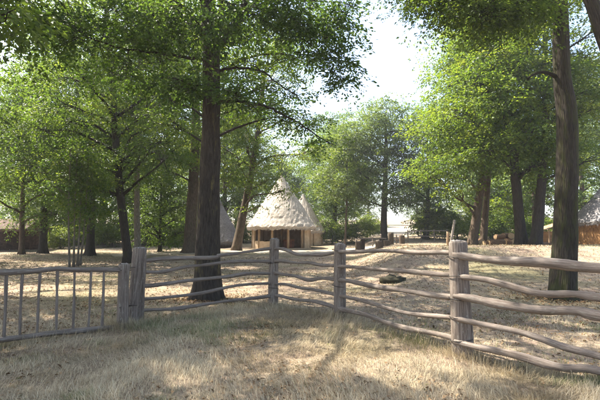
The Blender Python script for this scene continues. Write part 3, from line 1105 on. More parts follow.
# --- the oak behind the fence, left of the middle
g = on_ground(207, 299)
D1 = g[1]
blobs = [blob_px(*a) for a in [
    (60, 22, D1 - 1.0, 38, .7), (105, 30, D1 - .6, 40, .9), (150, 20, D1 - .8, 45, 1.1), (160, 62, D1 - .2, 38, .9), (130, 70, D1 + .6, 30, .5), (192, 18, D1 - 1.2, 40, 1.0), (188, 84, D1 - .9, 24, .6, .5),
    (236, 92, D1 - .8, 18, .35, .5), (245, 8, D1 - .8, 40, 1.1), (286, 14, D1, 36, 1.0), (318, 26, D1 + .3, 30, .9), (334, 58, D1 + .5, 20, .65), (340, 78, D1 + .5, 12, .3), (345, 12, D1 + .3, 18, .5),
    (258, 68, D1 + .3, 22, .14, .3), (292, 94, D1 + .5, 16, .16, .35), (252, 106, D1 + .4, 18, .12, .3), (300, 128, D1 + .6, 16, .16, .35), (328, 142, D1 + .8, 12, .14, .4)]]
# the rest of its crown, unseen above the frame, spread wide to shade the ground
T1 = np.array([g[0] + .3, D1, 0])
for (dx, dy, z, q, dn) in [(-4.6, -2.6, 9.2, 1.9, 1.1), (-3.0, -4.2, 9.0, 1.9, 1.1), (-1.2, -4.6, 9.6, 1.8, 1.0), (0.8, -3.4, 9.4, 1.9, 1.0), (-5.6, .4, 9.6, 1.9, 1.0), (-2.6, -1.4, 10.4, 2.1, 1.2), (1.8, -1.0, 10.2, 2.0, 1.0),
                           (3.2, .8, 9.8, 1.8, .9), (-.4, .8, 11.4, 2.2, 1.2), (-3.6, 2.2, 11.0, 2.1, 1.0), (1.6, 3.0, 11.0, 2.1, 1.0), (-1.0, 3.6, 12.4, 2.1, 1.0), (-1.6, -2.6, 12.0, 2.1, 1.1), (3.6, -2.6, 9.0, 1.6, .8), (-5.6, 3.2, 11.6, 2.0, 1.0), (-3.0, 4.6, 12.2, 2.0, 1.0), (.4, 5.2, 12.6, 2.0, 1.0), (3.0, 3.8, 12.0, 1.9, .9), (-6.6, -1.6, 9.4, 1.7, .9)]:
    blobs.append((T1 + (dx, dy, z), (q, q, q * .62), dn))
limbs = [([at(212, 103, D1), at(234, 101, D1 - .1), at(262, 105, D1), at(278, 112, D1 + .1), at(300, 124, D1 + .3), at(318, 136, D1 + .6), at(336, 146, D1 + .8)], .055, .012),
         ([at(212, 72, D1), at(234, 68, D1 + .1), at(262, 71, D1 + .2), at(276, 82, D1 + .2), at(298, 97, D1 + .4)], .045, .010),
         ([at(213, 52, D1), at(226, 36, D1), at(240, 18, D1), at(248, -10, D1), at(262, -60, D1 + .2)], .13, .07),
         ([at(244, 10, D1), at(262, 18, D1 + .1), at(284, 33, D1 + .2), at(300, 38, D1 + .3), at(322, 52, D1 + .4)], .05, .012),
         ([at(205, 60, D1), at(180, 56, D1 - .2), at(150, 52, D1 - .4), at(120, 48, D1 - .6), at(85, 36, D1 - .9)], .05, .012),
         ([at(206, 100, D1), at(192, 92, D1 - .5), at(176, 84, D1 - .8)], .04, .012)]
build_tree('oak_tree', 'big dark trunked oak standing just behind the middle of the fence', trunk_px([(207, 299), (208, 270), (209, 230), (210, 180), (211, 120), (211, 60), (208, 0), (206, -70), (210, -160), (214, -230)], .36, .12, D1),
           blobs, M['leaf_oak'], M['bark_spot'], per=88, nleaf=24, size=.105, asp=.52, spray=.62, width=.5, seed=11, limb_min=5.6, hexa=True, twigs=True, limbs=limbs, sides=48, ridge=.07, flare=.40, limb_r=.06)

# --- the mossy trunk at the right
g2 = on_ground(563, 299)
D2 = g2[1]
blobs = [blob_px(*a) for a in [(452, 4, D2 - 1.2, 26, .9), (482, 12, D2 - 1.6, 24, .8), (512, 4, D2 - 1.4, 24, .9), (432, -12, D2 - .6, 24, .9), (470, -16, D2 - 1.0, 30, .9), (530, -10, D2 - 1.0, 26, .9), (540, 20, D2 - .6, 14, .3)]]
T2 = np.array([g2[0] - .3, D2, 0])
for (dx, dy, z, q, dn) in [(-2.6, -1.6, 9.4, 1.9, 1.0), (-.6, -2.8, 9.8, 2.0, 1.0), (1.6, -1.2, 9.8, 2.0, 1.0), (.4, 1.2, 10.6, 2.2, 1.1), (-2.0, 2.0, 10.4, 2.0, 1.0), (2.4, 2.2, 10.4, 2.0, 1.0), (-.4, -.4, 12.6, 2.2, 1.1)]:
    blobs.append((T2 + (dx, dy, z), (q, q, q * .62), dn))
build_tree('mossy_tree', 'tall dark mossy trunk behind the fence at the right, one broken stub', trunk_px([(563, 299), (564, 270), (565, 240), (566, 200), (567, 150), (566, 110), (562, 80), (561, 40), (560, 0), (561, -70), (560, -160), (556, -230)], .335, .13, D2),
           blobs, M['leaf_oak'], M['bark_moss'], per=115, nleaf=26, size=.088, asp=.52, spray=.62, width=.5, seed=12, limb_min=7.6, hexa=False, twigs=True, sides=48, ridge=.06, flare=.32, limb_r=.07,
           stubs=[([at(561, 80, D2), at(550, 73.5, D2 - .1), at(540, 72, D2 - .15), at(531, 76, D2 - .2), at(527, 79, D2 - .2)], .06, .018)])

# --- leaning tree, only its upper trunk in the frame at the top right corner
a_, b_ = at(606, 45, 8.0), at(591, 0, 8.0)
sl = (a_ - b_) / (a_[2] - b_[2])
lt = gz((a_ - sl * a_[2])[0], 8.0)
build_tree('leaning_oak', 'dark leaning tree whose upper trunk crosses the top right corner', [[lt[0], 8, lt[2], .2], [*(lerp(lt, a_, .5) + (.06, 0, 0)), .16], [*a_, .125], [*b_, .115], [*(b_ - (.5, -.1, -1.5)), .10], [*(b_ - (.8, -.2, -3.5)), .05]],
           [(np.array(c), (q, q, q * .6), dn) for c, q, dn in [((4.2, 8.2, 8.6), 1.5, .9), ((5.4, 9.2, 8.9), 1.6, .9), ((4.9, 6.8, 8.8), 1.6, .9), ((6.4, 7.8, 9.2), 1.6, .9), ((4.8, 8.4, 10.4), 1.8, 1.0)]],
           M['leaf_oak'], M['bark_oak'], per=90, nleaf=24, size=.095, asp=.52, spray=.6, width=.5, seed=13, sides=24, ridge=.06, limb_min=6.6)

# --- trees added out of the frame on the left, their crowns shading the foreground
r_ = np.random.default_rng(5)
nb = gz(-9.8, 8.4)
build_tree('near_oak', 'near oak at the left whose leaf tips hang into the top left corner', [[*nb, .34], [nb[0], nb[1], 3, .28], [nb[0] + .3, nb[1], 7, .2], [nb[0] + .5, nb[1], 12, .08]],
           auto_blobs(nb, 6.4, 13, 4.6, r_, 17) + [(at(4, 6, 7.2), (.35, .35, .25), .25)], M['leaf_oak'], M['bark_oak'], per=105, nleaf=18, size=.15, asp=.52, spray=.65, width=.5, seed=14, sides=16)
nb = gz(-6.5, 1.5)  # unseen oak, put in only for its shade
build_tree('shade_oak', 'unseen oak added on the left to shade the foreground', [[*nb, .34], [nb[0], nb[1], 3, .28], [nb[0] + .3, nb[1], 7, .2], [nb[0] + .5, nb[1], 12, .08]],
           auto_blobs(nb, 6.8, 13, 4.2, r_, 14), M['leaf_oak'], M['bark_oak'], per=95, nleaf=18, size=.15, asp=.52, spray=.65, width=.5, seed=15, sides=14)


nb = gz(-14.5, 15.0)  # added beyond the left edge to shade the ground past the fence
build_tree('side_oak', 'tall oak added beyond the left edge, its crown shading behind the hurdle', [[*nb, .36], [nb[0], nb[1], 3, .3], [nb[0] + .3, nb[1], 8, .22], [nb[0] + .8, nb[1], 15, .06]],
           auto_blobs(nb, 6.0, 16.5, 5.4, r_, 20, (1.5, 0)), M['leaf_oak'], M['bark_oak'], per=105, nleaf=20, size=.15, asp=.58, spray=.75, width=.5, seed=16, sides=14)
nb = gz(at(211, 255, 19)[0], 19)  # hidden trunk is invented; the high crown is put in to shade the rise
build_tree('tall_oak', 'bright green crown rising just behind the big dark oak', [[*nb, .22], [nb[0], nb[1], 3, .19], [nb[0] + .05, nb[1], 7, .16], [nb[0] + .3, nb[1], 12, .12], [nb[0] + 1.2, nb[1], 17, .05]],
           auto_blobs(nb, 10.2, 18.5, 5.0, r_, 17, (3.2, 0)) + [blob_px(*e) for e in [(248, 62, 19, 26, .8), (276, 86, 19, 26, .8), (300, 58, 19.5, 22, .7), (256, 108, 19, 24, .7, .5), (292, 118, 19.5, 24, .6, .5), (262, 30, 19, 30, .9), (300, 20, 19, 26, .8), (170, 120, 19, 24, .5, .5), (160, 90, 19, 26, .6, .5)]],
           M['leaf_chestnut'], M['bark_oak'], per=110, nleaf=26, size=.125, asp=.52, spray=.75, width=.5, seed=17, sides=14)


# --- trees of the wood, each with its own crown
def wood_tree(name, label, pts, r0, r1, d, H0, H1, Rc, leaf, bark, seed, per=55, n=16, size=.15, lean=None, nleaf=22, spray=.95, extra=(), group='trees of the clearing', width=.55, top=.45, dens=1.0, sides=16, rad=.42, carve=True):
    rr = np.random.default_rng(seed)
    tk = trunk_px(pts, r0, r1, d)
    base = np.array(tk[0][:3]); topp = np.array(tk[-1][:3])
    ln = (topp[:2] - base[:2]) if lean is None else np.array(lean)
    # carry the trunk on to the top of the crown
    tk.append([base[0] + ln[0] * 1.1, base[1] + ln[1] * 1.1, base[2] + H1 * .93, .04])
    bl = auto_blobs(base, H0, H1, Rc, rr, n, ln, top, dens, rad) + [blob_px(*e) for e in extra]
    return build_tree(name, label, tk, bl, leaf, bark, per=per, nleaf=nleaf, size=size, asp=.55, spray=spray, width=width, seed=seed, sides=sides, group=group, limb_r=.09, ridge=.05, flare=.5, carve=carve)


wood_tree('hornbeam_tree', 'slim speckled pale trunk leaning left behind the gate posts', [(129, 262), (124, 225), (119, 180), (115, 130), (113, 90), (110, 50), (106, 0)], .24, .13, 23.5, 5.2, 17, 4.6, M['leaf_beech'], M['bark_oak'], 31, per=105, n=22, size=.13, spray=.85,
          extra=[(40, 130, 22.5, 34, .8), (70, 105, 22, 36, .9), (90, 165, 22.5, 26, .6, .45), (25, 165, 22, 26, .6, .45), (150, 150, 22.5, 20, .5, .45), (55, 190, 22, 22, .4, .35)])
wood_tree('pale_tree', 'straight yellowish pale trunk just right of the slim speckled one', [(138, 258), (137, 220), (137, 180), (138, 130), (140, 60)], .21, .13, 27.5, 6.5, 18, 4.0, M['leaf_beech'], M['bark_pale'], 32, per=85, n=18)
wood_tree('maple_tree', 'thick brown trunk in shade left of the big oak', [(190, 254), (191, 220), (194, 170), (196, 110), (196, 40)], .50, .24, 32, 5.4, 19, 4.6, M['leaf_beech'], M['bark_brown'], 33, per=95, n=22, size=.17)
wood_tree('leaning_tree', 'grey trunk leaning right in front of the open round hut', [(236, 250), (241, 225), (246, 200), (251, 175), (258, 130), (264, 80)], .40, .16, 36, 6.6, 18, 4.6, M['leaf_beech'], M['bark_brown'], 34, per=80, n=20, size=.17, lean=(2.4, 0),
          extra=[(268, 180, 34.5, 13, .5, .5, True), (284, 190, 34.0, 12, .3, .35, True), (260, 206, 34.5, 10, .18, .35, True), (252, 150, 35, 28, .9, .55, True), (290, 155, 35, 26, .8, .5, True), (312, 150, 35.5, 22, .6, .5, True), (238, 165, 34.5, 18, .6, .5, True)])
wood_tree('young_maple', 'brown sunlit trunk near the shed at the far left', [(21.5, 255), (22, 225), (23, 190), (26, 130)], .19, .11, 31, 2.6, 13, 3.8, M['leaf_beech'], M['bark_brown'], 35, per=85, n=16, size=.16)
wood_tree('grey_maple', 'dark grey trunk second from the left in the wood', [(43, 255), (44, 225), (45, 190), (47, 130), (48, 70)], .29, .16, 32, 4.4, 17, 4.4, M['leaf_beech'], M['bark_oak'], 36, per=95, n=19, size=.16)
wood_tree('dark_maple', 'dark trunk between the thin saplings and the speckled trunk', [(90, 259), (91, 230), (92, 190), (92, 120)], .30, .15, 29, 4.2, 16, 4.2, M['leaf_beech'], M['bark_oak'], 37, per=95, n=18, size=.16)
wood_tree('holly_tree', 'small dark leafy tree filling the shade left of the brown trunk', [(160, 256), (160, 235), (161, 200)], .16, .08, 34, 1.2, 7, 2.6, M['leaf_oak'], M['bark_oak'], 38, per=60, n=14, size=.16)
for i, (px, dpx, lab) in enumerate([(69.5, -1, 'leftmost thin sapling stem of the little clump'), (73.5, 1.5, 'middle thin sapling stem of the little clump'), (77.5, 3, 'paler sapling stem between its two thin neighbours'), (80, 6, 'rightmost slanting sapling stem of the little clump')]):
    wood_tree('sapling', lab, [(px, 267 - i % 2), (px + dpx * .5, 240), (px + dpx, 205)], .055, .03, 20.6 + .3 * i, 2.4, 6.0, 1.3, M['leaf_beech'], M['bark_pale'], 40 + i, per=20, n=6, size=.12, spray=.7, group='saplings in the left wood', sides=10)

# the four trunks on the rise at the right
wood_tree('chestnut_tree', 'left trunk of the close pair leaning right beside the logs', [(472, 246), (475, 225), (479, 200), (484, 165), (490, 120)], .34, .2, 29.5, 5.6, 17, 4.4, M['leaf_chestnut'], M['bark_brown'], 51, per=90, n=18, size=.18, group='chestnuts on the rise',
          extra=[(440, 130, 28.5, 26, .8), (450, 165, 28, 22, .6, .4), (425, 175, 28.5, 18, .4, .35), (455, 190, 28, 18, .35, .35)])
wood_tree('chestnut_tree', 'right trunk of the close pair beside the logs', [(483, 246), (484.5, 225), (486.5, 200), (489, 165), (492, 130)], .27, .16, 30.5, 6.4, 18, 4.0, M['leaf_chestnut'], M['bark_brown'], 52, per=75, n=16, size=.18, group='chestnuts on the rise')
wood_tree('chestnut_tree', 'dark trunk just right of the logs, bending left as it rises', [(522, 247), (520, 225), (517, 195), (514.5, 165), (512, 130), (505, 90)], .35, .2, 26.5, 5.4, 16, 4.4, M['leaf_chestnut'], M['bark_oak'], 53, per=100, n=19, size=.165, group='chestnuts on the rise',
          extra=[(470, 85, 24, 32, 1.0), (500, 105, 23.5, 28, .8), (455, 110, 24.5, 26, .7), (520, 140, 25, 24, .6, .45), (485, 150, 25, 26, .6, .4), (500, 60, 24, 26, .8), (535, 165, 25, 18, .4, .4)])
wood_tree('chestnut_tree', 'dark trunk between the logs and the mossy trunk, leaning right', [(535, 249), (538, 225), (540, 200), (543, 165), (545, 120), (546, 80)], .33, .19, 25.5, 5.8, 17, 4.2, M['leaf_chestnut'], M['bark_oak'], 54, per=95, n=18, size=.165, group='chestnuts on the rise',
          extra=[(585, 60, 24.5, 24, .7), (592, 110, 25, 26, .7), (590, 160, 26, 22, .5, .5)])
# middle distance
wood_tree('dark_oak', 'dark trunked tree rising behind the rustic table', [(384, 240), (384, 215), (385, 185), (386, 150)], .36, .2, 44, 4.2, 14.5, 4.4, M['leaf_far'], M['bark_oak'], 61, per=95, n=20, size=.20, carve=False)
wood_tree('slim_tree', 'thin stemmed tree between the hut and the rustic table', [(345, 243), (346, 220), (347, 190)], .11, .07, 43, 4.5, 11.5, 3.0, M['leaf_far'], M['bark_brown'], 62, carve=False, per=60, n=12, size=.19)
wood_tree('round_oak', 'bushy dark tree right beside the hut roof', [(335, 244), (335, 225), (335, 195)], .34, .17, 51, 3.2, 14, 4.2, M['leaf_oak'], M['bark_oak'], 63, carve=False, per=75, n=17, size=.20)
wood_tree('road_oak', 'broad tree beside the pale track left of the leaning pole', [(426, 242), (427, 220), (428, 190)], .32, .17, 46, 3.4, 14, 4.2, M['leaf_far'], M['bark_oak'], 64, carve=False, per=80, n=18, size=.20)

# --- the wood behind: four trees, then copies of them
protos = []
for k, (h0, h1, rc) in enumerate([(3.0, 17, 5.0), (4.0, 19, 4.6), (2.4, 15, 5.2), (3.2, 21, 5.0)]):
    b0 = gz([-34, -22, 24, 36][k], [52, 57, 56, 50][k])
    rr = np.random.default_rng(80 + k)
    protos.append(build_tree('wood_tree', 'x', [[*b0, .34], [b0[0] + .1, b0[1], b0[2] + 4, .27], [b0[0], b0[1] + .1, b0[2] + 10, .16], [b0[0], b0[1], b0[2] + h1 * .93, .04]], auto_blobs(b0, h0, h1, rc, rr, 18),
                             M['leaf_far'], M['bark_brown'], per=62, nleaf=20, size=.24, asp=.6, spray=1.15, width=.6, seed=80 + k, sides=12, group='trees of the wood behind', limb_r=.1, carve=False))
ORD = 'first second third fourth fifth sixth seventh eighth ninth tenth eleventh twelfth thirteenth fourteenth fifteenth sixteenth seventeenth eighteenth nineteenth twentieth'.split()
rows = [('near', [(-41, 47), (-28, 49), (-21, 46), (-15.5, 50), (-9.5, 54), (21, 38.8), (24, 52), (30, 46), (41, 44)], 1.0),  # sixth tree of this row is added to shade the boarded hut
        ('middle', [(-48, 62), (-38, 66), (-29, 63), (-16, 66), (-9, 64), (-2, 62), (5, 66), (30, 64), (46, 60), (55, 56)], 1.05),
        ('far', [(-60, 84), (-46, 88), (-33, 84), (-22, 86), (-12, 82), (-4, 86), (3, 84), (10, 92), (17, 108), (27, 100), (33, 84), (42, 86), (54, 82), (66, 76)], 1.1)]
for k, p in enumerate(protos):
    p['label'] = ['foremost bushy tree at the left of the wood behind', 'tall narrow tree behind the left huts', 'broad low tree behind the log pile', 'tallest tree behind the boarded hut'][k]
cnt = 0
for rn, spots, s in rows:
    for i, (x, y) in enumerate(spots):
        sc = s * random.uniform(.85, 1.12)
        hs = sc * (0.78 if -6 < x < 20 and y > 60 else 1.0)
        copy_tree(protos[cnt % 4], gz(x, y), random.uniform(0, 6.28), (sc, hs), '%s tree from the left in the %s row of the wood behind' % (ORD[i], rn))
        cnt += 1
copy_tree(protos[0], gz(-20.5, 20.5), 1.3, (.95, .95), 'leafy tree added beyond the left edge to shade the ground behind the hurdle')  # extra copy standing out of frame for its shade
# bushes at the edge of the wood
bushes = []
for k in range(2):
    b0 = gz([3.5, 20][k], [47, 45][k])
    rr = np.random.default_rng(95 + k)
    bl = [(b0 + np.array([rr.uniform(-1.3, 1.3), rr.uniform(-1.2, 1.2), rr.uniform(.6, 2.6)]), (1.1, 1.1, .85), 1.0) for _ in range(9)]
    t = build_tree('bush', ['light green sunlit bush between the hut and the table', 'light green bush behind the log pile'][k], [[*b0, .09], [b0[0], b0[1], b0[2] + 1, .06], [b0[0], b0[1], b0[2] + 2.2, .03]], bl, M['leaf_chestnut'], M['bark_brown'],
                   per=50, nleaf=20, size=.17, asp=.55, spray=.7, width=.6, seed=95 + k, sides=8, group='bushes at the edge of the wood', cat='bush', limb_r=.04)
    bushes.append(t)
bspots = [(-36, 44), (-31, 42), (-26, 44), (-22, 40), (-18.5, 43), (-13, 45), (-11, 48), (-6.5, 50), (1, 53), (6.5, 50), (17, 47), (13.8, 47), (18, 40.5), (23, 44), (27, 42), (34, 40), (-40, 40), (16.2, 52), (21.5, 49), (9.2, 55), (27, 50), (-16, 47.5), (-19, 48.5), (-22.5, 47), (-13.5, 50.5), (-25, 49)]
for i, (x, y) in enumerate(bspots):
    sc = random.uniform(.85, 1.35)
    copy_tree(bushes[i % 2], gz(x, y), random.uniform(0, 6.28), (sc, sc * random.uniform(.8, 1.1)), '%s bush from the left along the edge of the wood' % (ORD[sorted(bspots).index((x, y))] if sorted(bspots).index((x, y)) < 20 else ORD[len(bspots) - 1 - sorted(bspots).index((x, y))] + ' to last'))


# ------------------------------------------------------------------ small things
def log_piece(p, length, r, rz, label, seed, tilt=0.0, group='logs in the heap', upright=False):
    o = empty('log', p, label, 'log', group)
    n = 9
    t = np.linspace(-.5, .5, n) * length
    if upright:
        P = np.stack([np.zeros(n), np.zeros(n), t + length / 2], -1)
    else:
        P = np.stack([t, .02 * np.sin(t * 5 + seed), r + 0.0 * t], -1)
    b = MB().tube(P, r, 14, .10, seed, .05).build('bark', M['log_bark'], o)
    for s in (0, -1):
        k = 14; ang = np.arange(k) / k * 2 * math.pi
        c = P[s]; dirv = norm(P[s] - P[1 if s == 0 else -2])
        u = norm(np.cross(dirv, [0.1, .9, .3])); v = np.cross(dirv, u)
        V = [c + dirv * .006 + (u * math.cos(a) + v * math.sin(a)) * r * .96 for a in ang] + [c + dirv * .014]
        MB().add(V, [(i, (i + 1) % k, k) for i in range(k)]).build('cut_end', M['log_end'], o, smooth=False)
    o.rotation_euler = (0, tilt, rz)
    return o


lb = [(480.5, 243.5, 30, .8, .26, 1.35, 0, 'thick dark log lying end on at the left of the heap'),
      (487, 244.5, 29, .55, .20, .3, 0, 'short log leaning beside the pair of trunks'),
      (496, 244.5, 29, 1.1, .25, .08, 0, 'long orange brown log lying flat in front of the heap'),
      (503.5, 243, 30.5, .7, .24, .9, 0, 'log lying slantwise behind the long flat log'),
      (509, 244, 29.5, .6, .26, .2, 0, 'pale cut log in the middle of the heap'),
      (514.5, 244, 29.5, .62, .25, 1.2, 0, 'pale log showing its round cut end beside the dark trunk'),
      (543, 246, 29, .8, .17, .4, 0, 'split log on the ground right of the dark trunks'),
      (549, 246, 29.6, .7, .15, -.3, 0, 'thin log near the lean-to shelter')]
tops = []
for i, (px, py, d, L, r, rz, ti, lab) in enumerate(lb):
    q = at(px, py, d)
    log_piece(gz(q[0], q[1], -.03), L, r, rz, lab, 100 + i)
for i, (px, d, dz, L, r, rz, lab) in enumerate([(506, 30, .44, .6, .22, .5, 'topmost log on the left of the heap'), (511.5, 29.6, .47, .55, .21, 1.1, 'topmost pale log on the right of the heap'), (500, 29.7, .44, .7, .17, .2, 'thin log laid on the long flat log')]):
    q = at(px, 240, d)
    log_piece(gz(q[0], q[1], dz), L, r, rz, lab, 120 + i)

# pale leaning pole and a stump post beside it
q = gz(*at(450, 244, 28)[:2])
o = empty('leaning_pole', q, 'pale thin pole leaning right behind the near fence post', 'pole')
tp = at(454.5, 220, 28) - q
bar((0, 0, -.15), tp, .085, 10, .08, 3, 8).build('shaft', M['post_end'], o)
q = gz(*at(447.5, 244, 28.3)[:2])
o = empty('brown_stake', q, 'short orange brown stake left of the pale leaning pole', 'stake')
bar((0, 0, -.15), (.05, 0, .95), .10, 10, .1, 4, 8).build('shaft', M['timber'], o)

# rustic table with log legs, stump stools, low railing
q = gz(*at(372, 245, 34)[:2])
q[2] = float(H(q[0] - .7, q[1])) + .05
o = empty('rustic_table', q, 'rustic plank table on thick log legs by the path', 'table')
for i in range(4):
    MB().box((0, -.39 + i * .26, .88), (2.1, .245, .10)).build('table_plank', M['post'], o, smooth=False)
for s in (-1, 1):
    bar((s * .72, 0, -.25), (s * .72, 0, .83), .17, 14, .08, s + 3).build('leg', M['bark_brown'], o)
for i, (px, d, h, r, lab) in enumerate([(358.5, 33.6, .78, .24, 'tall stump stool left of the rustic table'), (379, 32.4, .55, .26, 'thick stump stool in front of the rustic table'), (391, 35, .95, .22, 'tall stump right of the rustic table'), (402, 36, .72, .23, 'squat stump at the end of the low railing'), (386.5, 33.4, .42, .24, 'low stump stool between the two taller ones')]):
    s = gz(*at(px, 245, d)[:2])
    e = empty('stump_stool', s, lab, 'stump', 'stumps round the table')
    k = 8
    P = np.array([(0, 0, -.1 + (h + .1) * t) for t in np.linspace(0, 1, k)])
    MB().tube(P, np.linspace(r * 1.08, r, k), 16, .08, i, .06).build('bark', M['bark_brown'], e)
    MB().tube(np.array([(0, 0, h - .01), (0, 0, h + .012)]), r * .93, 16, .06, i).build('cut_top', M['post_end'], e, smooth=False)


def low_rail(a, b, h, label, nrail=2, npost=2, r=.05):
    A = gz(*a); B = gz(*b)
    o = empty('low_railing', A, label, 'fence')
    for i in range(npost):
        p = lerp(A, B, i / (npost - 1)); p[2] = float(H(p[0], p[1]))
        bar(p - A + (0, 0, -.15), p - A + (0, 0, h), r * 1.2, 8, .08, i).build('post', M['post'], o)
    for k in range(nrail):
        z = h * (.88 - .42 * k)
        L = []
        for i in range(npost):
            p = lerp(A, B, i / (npost - 1)); p[2] = float(H(p[0], p[1])) + z
            L.append(p - A + (0, -.06, 0))
        MB().tube(smooth_line(L, 6 * npost), r * .8, 8, .12, k).build('rail', M['rail'], o)


low_rail(at(356, 240, 37.5)[:2], at(381, 240, 37.5)[:2], .95, 'low grey railing behind the rustic table', 2, 4)
low_rail(at(391, 240, 37)[:2], at(402, 240, 36.6)[:2], .85, 'short railing between two stumps beside the table', 2, 3)
low_rail(at(408, 240, 39)[:2], at(447, 240, 40)[:2], 1.15, 'thin post railing along the pale track', 2, 4)

# mossy stone on the slope
q = on_ground(394, 282)
import mathutils
mb = MB()
nu, nv = 22, 12
V, F = [], []
for j in range(nv + 1):
    for i in range(nu):
        a = i / nu * 2 * math.pi; b = j / nv * math.pi
        dx, dy, dz = math.cos(a) * math.sin(b), math.sin(a) * math.sin(b), math.cos(b)
        n_ = mathutils.noise.noise(mathutils.Vector((dx * 1.7, dy * 1.7 + 3, dz * 1.7))) * .38 + mathutils.noise.noise(mathutils.Vector((dx * 5, dy * 5, dz * 5 + 2))) * .14
        V.append((dx * .40 * (1 + n_), dy * .28 * (1 + n_), max(-.1, dz * .16 * (1 + 1.5 * n_) + .03)))
for j in range(nv):
    for i in range(nu):
        F.append((j * nu + i, (j + 1) * nu + i, (j + 1) * nu + (i + 1) % nu, j * nu + (i + 1) % nu))
o = mb.add(V, F).build('mossy_stone', M['moss_stone'], origin=None)
o.location = tuple(q)
tag(o, 'dark mossy stone lying on the dry slope behind the fence', 'stone')


# ------------------------------------------------------------------ grass and litter
def in_path(x, y):
    return np.zeros(len(x), bool)


def blades(n, xf, yf, lmin, lmax, wid, seed, name, label, flatness=0.9, dens=None):
    r = np.random.default_rng(seed)
    x, y = xf(r, n), yf(r, n)
    x = x(y) if callable(x) else x
    if dens is not None:
        k = r.random(n) < dens(x, y)
        x, y = x[k], y[k]
    n = len(x)
    # gather strands into tufts
    z = H(x, y)
    tuft = vnoise(x * 2.1 + 40, y * 2.1) + .6 * vnoise(x * 6.0, y * 6.0 + 17)
    L = lerp(lmin, lmax, np.clip(.45 + tuft * .8 + r.normal(0, .16, n), 0.05, 1.2))
    fa = 6.28 * (vnoise(x * .6 + 5, y * .6 + 3) + .5) * 1.4 + r.normal(0, .9, n)
    lean = np.clip(flatness + r.normal(0, .35, n), .05, 2.2)
    d = np.stack([np.cos(fa), np.sin(fa), np.zeros(n)], -1)
    e = np.stack([-np.sin(fa), np.cos(fa), np.zeros(n)], -1)
    up = np.array([0, 0, 1.0])
    o = np.stack([x, y, z - .015], -1)
    d1 = norm(d * (lean * .6)[:, None] + up); d2 = norm(d * (lean * 1.7)[:, None] + up * .75 + r.normal(0, .15, (n, 3)))
    m = o + d1 * (L * .5)[:, None]; tip = m + d2 * (L * .5)[:, None]
    w = (wid * r.uniform(.6, 1.4, n))[:, None]
    V = np.stack([o - e * w, o + e * w, m + e * w * .8, m - e * w * .8, tip], 1).reshape(-1, 3)
    b = np.arange(n)[:, None] * 5
    F = np.concatenate([b + np.array([0, 1, 2]), b + np.array([0, 2, 3]), b + np.array([3, 2, 4])])
    g = np.clip(ss(.02, .32, vnoise(x * .55 + 2, y * .55 + 8) + .5 * vnoise(x * 2.3, y * 2.3) + .12 * ss(-2.2, -.3, fence_side(x, y))) * .95 + r.normal(0, .13, n), 0, 1) * (r.random(n) < .72)
    me = raw_mesh(name, V, F, 3, {'var': np.repeat(np.clip(r.beta(2, 2, n) + .25 * tuft, 0, 1), 5), 'green': np.repeat(g, 5)}, M['straw'])
    ob = bpy.data.objects.new(name, me); COL.objects.link(ob)
    return tag(ob, label, 'grass', kind='stuff')


# long matted grass on the near side of the fence
def near_x(r, n):
    u = r.uniform(-1, 1, n)
    return lambda y: u * (y * .76 + .5)


def fence_side(x, y):
    """how far a place lies beyond the fence line"""
    pts = [PH, PG, P4, P3, P2, P5, P6]
    fx = np.array([p[0] for p in pts]); fy = np.array([p[1] for p in pts])
    return y - np.interp(x, fx, fy)


blades(138000, near_x, lambda r, n: 3.2 + 6.6 * r.random(n) ** 1.15, .05, .20, .0022, 201, 'dry_grass', 'long matted dry grass in front of the fence', .95, lambda x, y: np.where(fence_side(x, y) < .25, 1.0, .16))
blades(58000, near_x, lambda r, n: 7.5 + 13 * r.random(n) ** 1.3, .03, .10, .0045, 202, 'short_grass', 'short dry grass beyond the fence', .8, lambda x, y: np.where(fence_side(x, y) > 0, .35 + .65 * (vnoise(x * .5, y * .5) > -.05), 0))
blades(36000, near_x, lambda r, n: 17 + 25 * r.random(n) ** 1.2, .04, .12, .010, 203, 'far_grass', 'dry grass on the rise and round the trees', .7, lambda x, y: np.where((x > .12 * y - 1) | (np.abs(x + 2) > 8), .9, .15))

def fence_pts(r, n):
    """places close to the foot of the fence, most of them round the posts"""
    pts = np.array([PH, PG, P4, P3, P2, P5, P6])[:, :2]
    seg = r.integers(0, 6, n); t = r.random(n)
    p = pts[seg] + (pts[seg + 1] - pts[seg]) * t[:, None]
    k = r.random(n) < .45
    p[k] = pts[r.integers(0, 7, k.sum())]
    return p + r.normal(0, .16, (n, 2)), k


_r = np.random.default_rng(77)
_fp, _ = fence_pts(_r, 9000)
blades(9000, lambda r, n: _fp[:, 0].copy(), lambda r, n: _fp[:, 1].copy(), .12, .34, .0022, 204, 'tall_grass', 'taller dry grass tufts along the foot of the fence', .6)

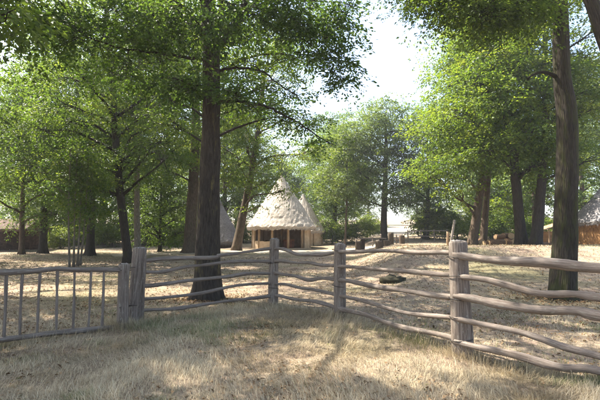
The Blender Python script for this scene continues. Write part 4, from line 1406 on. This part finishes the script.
# fallen leaves
r = np.random.default_rng(210)
n = 30000
y = 3.3 + 24 * r.random(n) ** 1.5
x = r.uniform(-1, 1, n) * (y * .76 + .5)
k = r.random(n) < np.clip(.35 + 1.3 * vnoise(x * .8 + 3, y * .8 + 1) + .35 * (fence_side(x, y) > 0), .06, 1)
x, y = x[k], y[k]
for c_, m_ in ((g, 1500), (g2, 1500)):                # drifts round the two big trunks
    q_ = c_[:2] + r.normal(0, 1, (m_, 2)) * np.array([.75, .5])
    x = np.append(x, q_[:, 0]); y = np.append(y, q_[:, 1])
n = len(x)
z = H(x, y) + r.uniform(.004, .03, n)
a = r.uniform(0, 6.28, n); ln = r.uniform(.012, .03, n) * (1 + y / 30)
d = np.stack([np.cos(a), np.sin(a), r.normal(0, .3, n)], -1); e = np.stack([-np.sin(a), np.cos(a), r.normal(0, .3, n)], -1)
o_ = np.stack([x, y, z], -1)
cup = np.array([0, 0, 1.0]) * (ln * .35)[:, None]
V = np.stack([o_ - d * ln[:, None], o_ + e * (ln * .5)[:, None] + cup, o_ + d * ln[:, None], o_ - e * (ln * .5)[:, None] + cup], 1).reshape(-1, 3)
b = np.arange(n)[:, None] * 4
me = raw_mesh('leaf_litter', V, np.concatenate([b + np.array([0, 1, 2]), b + np.array([0, 2, 3])]), 3, {'var': np.repeat(r.random(n), 4), 'green': np.repeat((r.random(n) < .06) * .8, 4)}, M['litter'])
ob = bpy.data.objects.new('leaf_litter', me); COL.objects.link(ob)
tag(ob, 'fallen brown leaves scattered over the dry ground', 'leaves', kind='stuff')


# ------------------------------------------------------------------ thin haze added to imitate soft lens glare
hv = [(x, y, z) for z in (-3, 48) for y in (-110, 330) for x in (-270, 270)]
hme = bpy.data.meshes.new('haze')
hme.from_pydata(hv, [], [(0, 2, 3, 1), (4, 5, 7, 6), (0, 1, 5, 4), (2, 6, 7, 3), (0, 4, 6, 2), (1, 3, 7, 5)])
hm, hnt, hout = new_mat('glare_haze')
pv = hnt.nodes.new('ShaderNodeVolumePrincipled')
pv.inputs['Color'].default_value = (0.93, 0.96, 1.0, 1)
pv.inputs['Density'].default_value = 0.0008
pv.inputs['Anisotropy'].default_value = 0.35
hnt.links.new(pv.outputs[0], hout.inputs['Volume'])
hme.materials.append(hm)
ho = bpy.data.objects.new('haze', hme)
COL.objects.link(ho)
tag(ho, 'thin haze added to imitate the soft lens glare', 'haze', kind='stuff')
